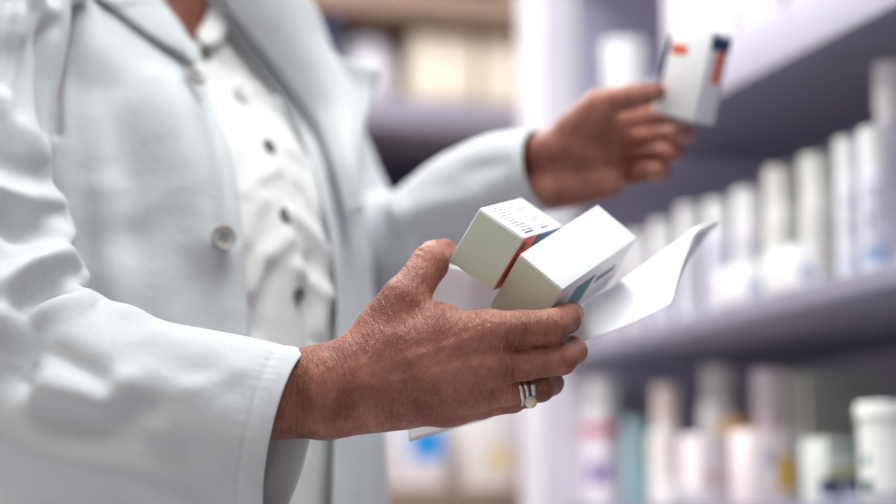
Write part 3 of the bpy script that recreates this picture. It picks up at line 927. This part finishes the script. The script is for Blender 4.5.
# ------------------------------------------------------------------ medicine boxes and leaflet
def med_box(label, o, R, dims, group=None, flap_axis=1):
    """o: nearest corner, R columns: width, length, height (camera frame). Local axes of the object are those three."""
    R = np.array(R)
    W = np.stack([RT * R[0, k] - UPV * R[1, k] + FWD * R[2, k] for k in range(3)], 1)
    e = empty('medicine_box')
    Mx = Matrix.Identity(4); cw = C2W(np.array(o))
    for i in range(3):
        for j in range(3): Mx[i][j] = W[i, j]
        Mx[i][3] = cw[i]
    if W[:, 0] @ np.cross(W[:, 1], W[:, 2]) < 0: raise RuntimeError('left-handed box')
    e.matrix_world = Mx
    tag(e, label, 'box', group)
    w, l, h = dims
    bm = bmesh.new()
    box_bm(bm, (w / 2, l / 2, h / 2), (w, l, h), bev=0.0005)
    b = bm_obj('carton', bm, e, [M_CARTON]); smooth_by_angle(b, 30)
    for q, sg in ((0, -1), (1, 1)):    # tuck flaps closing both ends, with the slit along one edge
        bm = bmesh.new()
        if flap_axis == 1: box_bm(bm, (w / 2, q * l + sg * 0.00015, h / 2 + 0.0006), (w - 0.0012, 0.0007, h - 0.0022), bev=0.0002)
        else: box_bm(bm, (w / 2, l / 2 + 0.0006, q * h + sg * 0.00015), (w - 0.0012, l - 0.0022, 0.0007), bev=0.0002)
        f = bm_obj('end_flap', bm, e, [M_FLAP_SHADE if flap_axis == 1 else M_CARTON])
        if flap_axis == 1: f['label'] = 'white end flap with a grey-green shade tint in its colour'
    return e, w, l, h

def plate(bm, axis, at, u0, u1, v0, v1, mi=0, t=0.0002):
    """thin printed area on a face: axis 0/1/2 fixed at 'at'; u, v the two others in order"""
    oth = [k for k in range(3) if k != axis]
    c = [0, 0, 0]; s = [0, 0, 0]
    c[axis] = at; s[axis] = t
    c[oth[0]], s[oth[0]] = (u0 + u1) / 2, abs(u1 - u0)
    c[oth[1]], s[oth[1]] = (v0 + v1) / 2, abs(v1 - v0)
    box_bm(bm, c, s, mi=mi)

B1R = [[-0.7986, 0.3547, -0.4863], [-0.5508, -0.1048, 0.828], [0.2427, 0.9291, 0.279]]
B2R = [[-0.7392, 0.5443, -0.3965], [-0.6204, -0.3215, 0.7154], [0.2619, 0.7748, 0.5753]]
B3R = [[-0.7323, 0.6501, -0.2028], [-0.2285, 0.046, 0.9725], [0.6415, 0.7585, 0.1148]]
def ortho(R):
    U, s, Vt = np.linalg.svd(np.array(R)); return U @ Vt
e1, w, l, h = med_box('white medicine box with printed top and orange and blue side, against the near thumb', (0.0508, -0.0094, 1.165), ortho(B1R), (0.0367, 0.0882, 0.0432))
bm = bmesh.new()
plate(bm, 0, -0.0001, 0.0008, 0.030, 0.0006, h - 0.0006, 0)
plate(bm, 0, -0.0001, 0.030, l - 0.001, 0.0006, h - 0.0006, 1)
plate(bm, 0, -0.00025, 0.006, 0.014, 0.0045, 0.0105, 2)
o_ = bm_obj('side_print', bm, e1, [M_ORANGE, M_BLUE, M_INKD]); o_['label'] = 'orange and dark blue printed side'
bm = bmesh.new()
rr = random.Random(4)
for k in range(11):
    x0 = 0.0035 + k * 0.0029
    for y0, ln in ((0.010, rr.uniform(0.014, 0.026)), (0.044, rr.uniform(0.016, 0.030))):
        if k in (2, 6) and y0 > .02: continue
        y = y0 + rr.uniform(0, 0.006)
        end = y + ln
        while y < end:
            wl = rr.uniform(0.0010, 0.0034)
            plate(bm, 2, -0.0001, x0, x0 + (0.0013 if k == 0 else 0.0007), y, y + wl, 1 if k == 0 else 0)
            y += wl + 0.0005
bm_obj('small_print', bm, e1, [M_INK, M_INKD])

e2, w, l, h = med_box('plain white medicine box gripped by the near index finger, teal print on its side', (0.0762, 0.0245, 1.155), ortho(B2R), (0.0376, 0.108, 0.050))
bm = bmesh.new()
plate(bm, 0, -0.0001, 0.030, 0.058, 0.013, 0.040, 0)
plate(bm, 0, -0.0001, 0.066, 0.095, 0.020, 0.026, 1)
bm_obj('side_print', bm, e2, [M_TEALP, M_INK])

e3, w, l, h = med_box('white medicine box with orange and blue marks raised in the far hand', np.array([0.2373, -0.197, 1.56]) * LS, ortho(B3R), np.array([0.0461, 0.0341, 0.0811]) * LS, flap_axis=2)
bm = bmesh.new()
plate(bm, 1, -0.0003, .48 * w, .87 * w, .20 * h, .31 * h, 0)         # orange mark on the front
plate(bm, 1, -0.0003, .925 * w, .99 * w, .13 * h, .68 * h, 1)         # dark blue edge
plate(bm, 0, -0.0003, .06 * l, .97 * l, .04 * h, .19 * h, 1)          # blue block on the narrow side
plate(bm, 0, -0.0003, .42 * l, .80 * l, .19 * h, .56 * h, 0)          # orange bar on the narrow side
bm_obj('printed_marks', bm, e3, [M_ORANGE, M_BLUE])

def patch(ctrl, nu, nv):
    A = np.array([[P(*p) for p in row] for row in ctrl])
    r0, c0 = np.linspace(0, 1, A.shape[0]), np.linspace(0, 1, A.shape[1])
    u, v = np.linspace(0, 1, nu), np.linspace(0, 1, nv)
    B = np.stack([np.stack([crspline(v, c0, A[i, :, k]) for k in range(3)], 1) for i in range(A.shape[0])])
    return np.stack([np.stack([crspline(u, r0, B[:, j, k]) for k in range(3)], 1) for j in range(nv)], 1)
# leaflet: rows run from the upper edge to the lower edge, columns from the palm out to the curled tip
_r0 = [(576, 317, 1.203), (588, 302, 1.212), (610, 288, 1.243), (645, 264, 1.272), (683, 237, 1.300), (697, 227, 1.303), (721, 220, 1.285)]
_r3 = [(569, 347, 1.212), (590, 339, 1.197), (615, 330, 1.200), (645, 317, 1.211), (668, 305, 1.221), (671, 303, 1.223), (673, 301, 1.226)]
_mixr = lambda t: [tuple(a + (b - a) * t for a, b in zip(p, q)) for p, q in zip(_r0, _r3)]
_r1, _r2 = _mixr(.33), _mixr(.67)
_r1[5:] = [(690, 241, 1.290), (703, 241, 1.312)]
_r2[5:] = [(682, 264, 1.258), (687, 262, 1.276)]
lf = patch([_r0, _r1, _r2, _r3], 40, 70)
lf_o = lf.reshape(-1, 3)
lb = patch([[_r0[0], (558, 330, 1.218), (535, 318, 1.236), (495, 284, 1.245), (462, 268, 1.245), (434, 262, 1.240)],
            [_r1[0], (558, 336, 1.220), (535, 330, 1.237), (495, 320, 1.245), (455, 315, 1.245), (420, 318, 1.240)],
            [_r2[0], (558, 345, 1.224), (535, 350, 1.238), (490, 372, 1.242), (445, 380, 1.236), (405, 385, 1.230)],
            [_r3[0], (560, 360, 1.226), (540, 385, 1.238), (500, 414, 1.230), (455, 428, 1.224), (409, 442, 1.215)]], 40, 60)
vv = np.concatenate([lf_o, lb.reshape(-1, 3)])
ff = grid_faces(40, 70) + [tuple(i + 2800 for i in f) for f in grid_faces(40, 60)]
leaf = from_data('leaflet', vv, ff, None, M_PAPER, origin=lf_o.mean(0))
bm = bmesh.new(); bm.from_mesh(leaf.data); bmesh.ops.remove_doubles(bm, verts=bm.verts, dist=1e-5); bm.to_mesh(leaf.data); bm.free()
leaf.data.polygons.foreach_set('use_smooth', [True] * len(leaf.data.polygons))
sm = leaf.modifiers.new('thick', 'SOLIDIFY'); sm.thickness = 0.0003; sm.offset = 0
tag(leaf, 'curling white paper leaflet held under the boxes by the near hand', 'leaflet')

# ------------------------------------------------------------------ room
XF, XB = 0.885, 1.235            # front and back of the wall shelving
def slab(name, lo, hi, m, kind='structure', parent=None, bev=0.0):
    bm = bmesh.new()
    c = [(lo[i] + hi[i]) / 2 for i in range(3)]; s = [hi[i] - lo[i] for i in range(3)]
    off = np.zeros(3)
    q = parent
    while q is not None: off += np.array(q.location); q = q.parent
    box_bm(bm, np.array(c) - off, s, bev=bev)
    o = bm_obj(name, bm, parent, [m])
    if kind and parent is None: o['kind'] = kind
    if bev: smooth_by_angle(o, 30)
    return o
X0, X1, Y0, Y1, ZC = -1.9, 1.24, -1.5, 3.48, 2.7
slab('floor', (X0 - .1, Y0 - .1, -0.1), (X1 + .1, Y1 + .1, 0), M_FLOOR)
slab('ceiling', (X0 - .1, Y0 - .1, ZC), (X1 + .1, Y1 + .1, ZC + .1), M_CEIL)
slab('wall_left', (X0 - .1, Y0 - .1, 0), (X0, Y1 + .1, ZC), M_WALL)
slab('wall_right', (X1, Y0 - .1, 0), (X1 + .1, Y1 + .1, ZC), M_WALL)
slab('wall_back', (X0, Y0 - .1, 0), (X1, Y0, ZC), M_WALL)
slab('wall_front', (X0, Y1, 0), (X1, Y1 + .1, ZC), M_WALL)

# ---- wall shelving on the right
Z_LOW, Z_MID, Z_UP, T_B = 1.02, 1.238, 1.532, 0.022
unit = empty('shelving_unit', ((XF + XB) / 2, 1.3, 0))
tag(unit, 'long grey wall shelving with slate back boards and a white upright at its far end', 'shelves')
slab('back_panel', (XB - 0.015, 0.2, 0.0), (XB, 2.27, 2.25), M_SLATE, None, unit)
for z in (0.12, 0.42, 0.72, Z_LOW, Z_MID, Z_UP, 1.83, 2.12):
    slab('shelf_board', (XF, 0.2, z - T_B), (XB - 0.015, 2.19, z), M_SHELF, None, unit, 0.002)
slab('upright', (0.852, 2.19, 0), (0.916, 2.27, 2.66), M_POST, None, unit, 0.003)['label'] = 'white square upright'
slab('end_panel', (0.912, 2.205, 0), (XB - 0.015, 2.225, 2.25), M_SLATE, None, unit)
slab('end_panel', (XF, 0.18, 0), (XB - 0.015, 0.2, 2.25), M_SLATE, None, unit)
slab('price_rail', (XF - 0.004, 0.2, Z_UP - T_B - 0.034), (XF - 0.001, 2.19, Z_UP - 0.001), M_RAIL, None, unit, 0.001)['label'] = 'pale rail along the front of the top shelf'
slab('plinth', (XF + 0.03, 0.2, 0), (XF + 0.05, 2.19, 0.098), M_SLATE, None, unit)

# ---- counter at the end of the aisle
counter = empty('counter', (0.7, 2.75, 0))
tag(counter, 'white counter with a brown worktop across the end of the aisle', 'counter')
slab('worktop', (0.15, 2.42, 1.012), (1.235, 3.02, 1.052), M_BROWN, None, counter, 0.003)
slab('cabinet', (0.18, 2.46, 0.08), (1.235, 3.0, 1.012), M_CABINET, None, counter)
slab('plinth', (0.18, 2.5, 0.0), (1.235, 2.98, 0.08), M_SLATE, None, counter)
for k in range(2):
    d = slab('door', (0.19 + k * 0.52, 2.445, 0.1), (0.70 + k * 0.52, 2.46, 1.0), M_CABINET, None, counter, 0.002)
    hx_ = 0.66 + k * 0.10
    slab('handle', (hx_, 2.43, 0.75), (hx_ + .012, 2.445, 0.88), M_SILVER, None, d, 0.002)

# ---- shelving on the end wall
endu = empty('end_shelving', (0.5, 3.3, 0))
tag(endu, 'dark navy shelving with thick grey boards on the end wall behind the counter', 'shelves')
slab('back_panel', (-0.3, 3.455, 0), (1.235, 3.475, 2.4), M_NAVY, None, endu)
for z0, z1, m in ((0.10, 0.14, M_SHELF), (0.55, 0.60, M_SHELF), (0.98, 1.04, M_SHELF), (1.36, 1.42, M_SHELF), (1.742, 1.802, M_SHELF), (1.962, 2.02, M_BROWN), (2.34, 2.40, M_SHELF)):
    slab('shelf_board', (-0.3, 3.08, z0), (1.235, 3.455, z1), m, None, endu, 0.003)
for x in (-0.32, 0.775):
    slab('divider', (x, 3.09, 0), (x + 0.018, 3.455, 2.4), M_NAVY, None, endu)

# ------------------------------------------------------------------ goods
def mk(col, rough=0.45, name=None):
    return mat(name or 'plastic_%d_%d_%d' % col, srgb(*col), rough, var=0.02, scale=20)
WHITE, OFFW, LAV = (238, 238, 240), (230, 230, 226), (222, 220, 236)

def ribbed_cap(bm, r, z0, z1, seg=56):
    pts = []
    for k in range(seg):
        a = 2 * math.pi * k / seg
        pts.append((a, r * (1 - 0.03 * (k % 2))))
    lev = [(z0, 1.0), (z1 - 0.003, 1.0), (z1 - 0.0008, 0.965), (z1, 0.90)]
    rings = [[bm.verts.new((rr_ * s * math.cos(a), rr_ * s * math.sin(a), z)) for a, rr_ in pts] for z, s in lev]
    for A, B in zip(rings, rings[1:]):
        for k in range(seg):
            bm.faces.new((A[k], A[(k + 1) % seg], B[(k + 1) % seg], B[k]))
    bm.faces.new(rings[-1]); bm.faces.new(rings[0][::-1])

def band(bm, r, z0, z1, a0, a1, n=20, mi=0, t=0.0003):
    R0, R1 = [], []
    for k in range(n + 1):
        a = a0 + (a1 - a0) * k / n
        for lst, rr_ in ((R0, r), (R1, r + t)):
            lst.append((bm.verts.new((rr_ * math.cos(a), rr_ * math.sin(a), z0)), bm.verts.new((rr_ * math.cos(a), rr_ * math.sin(a), z1))))
    for k in range(n):
        for f in ((R1[k][0], R1[k + 1][0], R1[k + 1][1], R1[k][1]), (R0[k][1], R0[k + 1][1], R0[k + 1][0], R0[k][0]),
                  (R0[k][1], R1[k][1], R1[k + 1][1], R0[k + 1][1]), (R0[k][0], R0[k + 1][0], R1[k + 1][0], R1[k][0])):
            bm.faces.new(f).material_index = mi
    bm.faces.new((R0[0][0], R1[0][0], R1[0][1], R0[0][1])).material_index = mi
    bm.faces.new((R0[-1][1], R1[-1][1], R1[-1][0], R0[-1][0])).material_index = mi

ANG = -2.1                        # labels face the aisle and the camera
def bottle(r, h, body=WHITE, cap=WHITE, label=None, marks=(), name='pill_bottle', capfrac=0.24, neck=0.78, lines=True):
    e = empty(name)
    ch = h * capfrac
    zb = h - ch
    bm = bmesh.new()
    lathe_bm(bm, [(0, 0), (r * .9, 0), (r, r * .1), (r, zb - r * .42), (r * .96, zb - r * .25), (r * neck, zb - r * .06), (r * neck * .96, zb), (r * neck * .96, zb + ch * .6), (0, zb + ch * .6)], 36)
    smooth_by_angle(bm_obj('bottle_body', bm, e, [mk(body)]), 40)
    bm = bmesh.new()
    ribbed_cap(bm, r * neck * 1.10, zb + ch * .02, h)
    bm_obj('cap', bm, e, [mk(cap, 0.5)])
    bm = bmesh.new()
    z0, z1 = r * .22, zb - r * .55
    band(bm, r + .0001, z0, z1, ANG - 2.2, ANG + 2.2, 36)
    lb_ = bm_obj('label', bm, e, [mk(label or WHITE, 0.6)], smooth=False)
    bm = bmesh.new(); rr_ = random.Random(int(r * 1e6) + int(h * 1e5))
    if lines:
        z = z1 - (z1 - z0) * .18
        while z > z0 + (z1 - z0) * .14:
            a = ANG - .7
            while a < ANG + .8:
                da = rr_.uniform(.05, .22)
                band(bm, r + .0004, z - .0016, z, a, a + da, 3, 0)
                a += da + .06
            z -= rr_.choice((.004, .0055, .008))
    if lines: bm_obj('label_print', bm, lb_, [M_INK])
    else: bm.free()
    for col, za, zb_, a0, a1 in marks:
        bm = bmesh.new()
        band(bm, r + .0005, z0 + (z1 - z0) * za, z0 + (z1 - z0) * zb_, ANG + a0, ANG + a1, 18)
        bm_obj('label_band', bm, lb_, [mk(col, 0.5)])
    return e

def carton(w, d, h, col=WHITE, marks=(), name='carton_box', rot=0.0):
    """marks: colour, x0, x1, z0, z1 as fractions of the front (-Y) face"""
    e = empty(name)
    bm = bmesh.new()
    box_bm(bm, (0, 0, h / 2), (w, d, h), bev=min(.0008, w * .04))
    smooth_by_angle(bm_obj('carton', bm, e, [mk(col, 0.55)]), 30)
    bm = bmesh.new()
    box_bm(bm, (0, -d * .24, h + .0002), (w * .97, d * .5, .0008)); box_bm(bm, (0, d * .245, h + .0002), (w * .97, d * .48, .0008))
    bm_obj('top_flaps', bm, e, [mk(col, 0.55)])
    if marks:
        bm = bmesh.new()
        for mi, (c, x0, x1, z0, z1) in enumerate(marks):
            plate(bm, 1, -d / 2 - .0002, (x0 - .5) * w, (x1 - .5) * w, z0 * h, z1 * h, mi, .0004)
        bm_obj('print', bm, e, [mk(m_[0], 0.5) for m_ in marks])
    return e

def jar(r, h, body=WHITE, lid=WHITE, name='jar', marks=()):
    e = empty(name)
    lh = h * .16
    bm = bmesh.new()
    lathe_bm(bm, [(0, 0), (r * .90, 0), (r * .93, .002), (r * .97, h - lh), (r * .9, h - lh), (r * .9, h - lh * .5), (0, h - lh * .5)], 48)
    smooth_by_angle(bm_obj('tub_body', bm, e, [mk(body)]), 40)
    bm = bmesh.new()
    lathe_bm(bm, [(r * .975, h - lh * 1.05), (r * 1.03, h - lh), (r * 1.04, h - lh * .35), (r * 1.0, h - lh * .05), (r * .96, h), (r * .9, h - .001), (r * .86, h - .004), (0, h - .004)], 56)
    smooth_by_angle(bm_obj('lid', bm, e, [mk(lid)]), 40)
    if marks:
        bm = bmesh.new()
        for mi, (c, a0, a1, z0, z1) in enumerate(marks):
            band(bm, r * .975, z0 * h, z1 * h, ANG + a0, ANG + a1, 14, mi, .0006)
        bm_obj('label', bm, e, [mk(m_[0], 0.5) for m_ in marks])
    return e

def copy_tree(o, parent=None):
    c = o.copy(); COL.objects.link(c)
    if parent is not None: c.parent = parent
    for chd in list(o.children): copy_tree(chd, c)
    return c

def spot(px, ytop, X, z):         # where a thing seen in column px stands on a board, and how tall it is
    lo_, hi_ = 0.0, 1000.0
    y = 300.0
    for _ in range(50):
        w = ray_x(px, y, X); y += (w[2] - z) * FPX / proj(w)[2]
    w = ray_x(px, y, X); top = ray_x(px, ytop, X)
    return w[0], w[1], max(0.01, top[2] - z), proj(w)[2]

taken = []
def put(e, x, y, z, label, cat, group=None, rz=0.0):
    e.location = (x, y, z + 0.0006); e.rotation_euler = (0, 0, rz)
    tag(e, label, cat, group)
    return e

# middle shelf, front row from the camera end to the far end
front = [
    (899, 60, .075, 34, 'tall white bottle cut by the right edge of the picture on the middle shelf', dict(label=LAV)),
    (877, 128, .035, 27, 'white ribbed-cap bottle with a dark blue label spot, right end of middle shelf', dict(label=(226, 226, 240), marks=(((52, 58, 120), .42, .52, -.5, -.2), ((150, 170, 206), .08, .24, -.9, .9)))),
    (852, 138, .045, 25, 'white ribbed-cap bottle with pale print, second from the right end of the middle shelf', dict(label=(232, 232, 240), marks=(((190, 200, 220), .1, .2, -.9, .9),))),
    (822, 155, .06, 36, 'wide white bottle with a faint pink mark beside a gap on the middle shelf', dict(body=OFFW, cap=(232, 234, 226), label=OFFW, marks=(((226, 186, 180), .3, .42, -.5, -.1),))),
    (785, 168, .06, 34, 'white bottle on the middle shelf left of the pink-marked wide bottle', dict(body=OFFW, cap=OFFW, label=(236, 236, 232))),
    (751, 190, .05, 31, 'short white bottle on the middle shelf right of the curled leaflet tip', dict(label=(228, 226, 234))),
    (721, 201, .045, 28, 'short white bottle directly behind the curled leaflet tip', dict(label=LAV)),
    (693, 206, .05, 27, 'short white bottle under the box held in the far hand', dict(label=(228, 226, 234))),
    (666, 222, .05, 27, 'white bottle under the curled fingers of the far hand', dict(label=LAV)),
    (640, 234, .05, 25, 'white bottle just above the end of the plain medicine box', dict(label=(226, 222, 228))),
    (615, 240, .05, 24, 'farthest white bottle of the front row, beside the white upright', dict(label=(226, 222, 228))),
]
for px, yt, off, wpx, lab, kw in front:
    x, y, h, d = spot(px, yt, XF + off, Z_MID)
    kw.setdefault('neck', .9)
    r = wpx * d / FPX / 2
    taken.append((x, y, r))
    put(bottle(r, h, **kw), x, y, Z_MID, lab, 'bottle', 'bottles in the front row of the middle shelf')
proto = None
for k in range(46):
    off = (.125, .195, .265)[k % 3]
    y = 1.02 + k * .0245
    x = XF + off
    r = 0.027
    if any(math.hypot(x - a, y - b) < r + c + .002 for a, b, c in taken): continue
    taken.append((x, y, r))
    if proto is None:
        proto = bottle(r, 0.098, label=(228, 226, 236), neck=.88); e = proto
    else:
        e = copy_tree(proto)
    put(e, x, y, Z_MID, 'white pill bottle half hidden in the back rows of the middle shelf', 'bottle', 'bottles in the back rows of the middle shelf')

# small low cartons lying in front on the middle shelf
for px, yt, wpx, lab in ((790, 250, 50, 'low pale blue-printed carton lying before the bottles on the middle shelf'), (740, 268, 44, 'low white carton lying before the short bottles, left of the blue-printed one')):
    x, y, h, d = spot(px, yt, XF + .014, Z_MID)
    put(carton(.022, .075, max(.02, h), WHITE, (((176, 186, 214), .1, .9, .2, .5),)), x, y, Z_MID, lab, 'box')

# top shelf
for px, w_, h, col, lab, mk_ in (
        (846, .085, .155, (222, 220, 226), 'white carton at the near end of the top shelf', ()),
        (790, .08, .150, (224, 220, 226), 'white carton with a red mark on the top shelf', (((222, 120, 110), .2, .7, .55, .75),)),
        (745, .075, .135, (218, 218, 222), 'grey-white carton on the top shelf above the raised box', ()),
        (708, .07, .13, (222, 220, 230), 'white carton on the top shelf behind the raised medicine box', ())):
    x, y, _, d = spot(px, 0, XF + .07, Z_UP)
    put(carton(w_, .09, h, col, mk_), x, y, Z_UP, lab, 'box', 'cartons on the top shelf')
x, y, h, d = spot(627, 56, XF + .045, Z_UP)
put(jar(.030, .10, WHITE, WHITE), x, y, Z_UP, 'white lidded tub on the top shelf above the far thumb', 'tub')

# low shelf
x, y, h, d = spot(890, 403, XF + .04, Z_LOW)
put(jar(30 * d / FPX, h, (226, 230, 226), (240, 242, 240), 'tub', (((238, 240, 238), -1.2, 1.2, .1, .72), ((36, 120, 108), -1.0, -.72, .36, .46), ((22, 84, 92), -1.05, -.6, .1, .22))), x, y, Z_LOW,
    'white tub with a thick lid and green marks at the lower right', 'tub')
for k, (px, g) in enumerate(((799, 232), (815, 222), (831, 206), (847, 198))):
    x, y, h, d = spot(px, 373, XF + .17, Z_LOW)
    put(carton(.10, .0135 * 1.0, h, (g, g + 4, g - 10), (), 'carton_box'), x, y, Z_LOW,
        ['palest grey-green carton of the upright row, next to the pink-banded bottle', 'second pale grey-green carton of the upright row', 'third and darker grey-green carton of the upright row', 'darkest grey-green carton of the upright row, next to the tub'][k], 'box', 'grey-green cartons standing in a row')
low = [
    (776, 370, .125, 40, 'white bottle with a pink band standing behind the yellow-spotted box', dict(body=(240, 232, 240), cap=(244, 234, 240), label=(244, 226, 236), capfrac=.3, neck=.9, marks=(((228, 60, 120), .42, .56, -2, 2), ((240, 176, 204), .56, .9, -2, 2)))),
    (722, 366, .10, 40, 'tall white bottle left of the pink-banded bottle', dict(body=(232, 234, 234), cap=(214, 212, 214), label=(238, 238, 240))),
    (668, 386, .05, 36, 'white bottle in front of the teal carton', dict(body=WHITE, cap=(240, 226, 220), label=(244, 236, 236), capfrac=.35, neck=.62)),
    (606, 376, .05, 42, 'white bottle with red and purple bands beside the white upright', dict(body=WHITE, cap=WHITE, label=(236, 228, 238), marks=(((196, 70, 100), .8, .92, -2, 2), ((120, 90, 170), .25, .45, -.8, .3)))),
]
for px, yt, off, wpx, lab, kw in low:
    x, y, h, d = spot(px, yt, XF + off, Z_LOW)
    put(bottle(wpx * d / FPX / 2, h, lines=False, **kw), x, y, Z_LOW, lab, 'bottle')
for px, yt, off, w_, dp, col, marks, lab in (
        (764, 432, .035, .056, .045, (246, 234, 238), (((228, 182, 24), .62, .92, .2, .66), ((196, 190, 214), .34, .56, .5, .75)), 'pinkish white box with a yellow spot on the low shelf'),
        (706, 436, .035, .04, .05, (240, 230, 236), (((226, 200, 204), .1, .9, .3, .5),), 'pinkish white carton left of the yellow-spotted box'),
        (642, 420, .065, .036, .03, (168, 202, 208), (((160, 206, 222), .1, .9, .1, .5),), 'teal carton behind the white bottle on the low shelf'),
        (738, 420, .09, .022, .05, (206, 168, 120), (), 'narrow tan carton between two white bottles'),
        (834, 440, .055, .046, .05, (222, 228, 222), (((200, 200, 150), .1, .9, .4, .55), ((150, 190, 180), .1, .9, .8, .92)), 'pale carton with olive and green lines before the grey-green row'),
        (690, 486, .012, .06, .02, (238, 236, 240), (), 'low white carton at the front edge of the low shelf')):
    x, y, h, d = spot(px, yt, XF + off, Z_LOW)
    put(carton(w_, dp, h, col, marks), x, y, Z_LOW, lab, 'box')
for k, px in enumerate((831, 857)):
    x, y, h, d = spot(px, 478, XF + .022, Z_LOW)
    put(bottle(.011, .024, (90, 96, 130), (36, 40, 74), (200, 204, 222), (), 'vial', .45, .9, False), x, y, Z_LOW,
        ['small navy-capped vial before the pale lined carton', 'small navy-capped vial right before the tub'][k], 'vial', 'navy-capped vials')

# counter goods: pale packs at the end of the aisle
for px, w_, h, col, marks, lab in (
        (361, .07, .20, (240, 236, 240), (), 'white pack at the left end of the counter'),
        (410, .075, .165, (240, 238, 244), (((8, 150, 232), .30, .96, .26, .54),), 'white pack with a bright blue label on the counter'),
        (481, .085, .175, (244, 240, 238), (((238, 214, 150), .42, .84, .18, .34),), 'white pack with a pale yellow label on the counter'),
        (545, .07, .16, (242, 238, 244), (), 'white pack on the counter next to the white upright')):
    w = P(px, 480, 1.0) - CAM
    t = (2.53 - CAM[1]) / w[1]
    x = CAM[0] + w[0] * t
    put(carton(w_, .11, h, col, marks), x, 2.53, 1.052, lab, 'box', 'white packs on the counter')

# end wall goods
for px, lab in ((432, 'large cream carton beside the round white jar on the end wall'), (499, 'large cream carton beside the white upright on the end wall')):
    w = P(px, 60, 1.0) - CAM
    t = 3.2 / w[1]
    put(carton(.126, .16, .135, (222, 212, 192), (((228, 220, 204), .1, .9, .2, .8),)), w[0] * t, 3.2, 1.802, lab, 'box', 'cream cartons on the end wall')
w = P(364, 60, 1.0) - CAM; t = 3.19 / w[1]
bm = bmesh.new()
e = empty('round_jar')
lathe_bm(bm, [(0, 0), (.046, 0), (.055, .012), (.058, .05), (.056, .085), (.048, .098), (0, .098)], 40)
smooth_by_angle(bm_obj('jar_body', bm, e, [mk((240, 240, 250))]), 40)
bm = bmesh.new()
lathe_bm(bm, [(.050, .096), (.052, .100), (.046, .118), (.03, .130), (0, .134)], 40)
smooth_by_angle(bm_obj('lid', bm, e, [mk((232, 232, 244))]), 40)
put(e, w[0] * t, 3.19, 1.802, 'round white jar on the end wall shelf above the coat lapel', 'jar')
w = P(428, 165, 1.0) - CAM; t = 3.2 / w[1]
put(carton(.075, .16, .22, (216, 180, 156), ()), w[0] * t, 3.2, 1.42, 'peach carton on the dark shelf under the cream cartons', 'box')
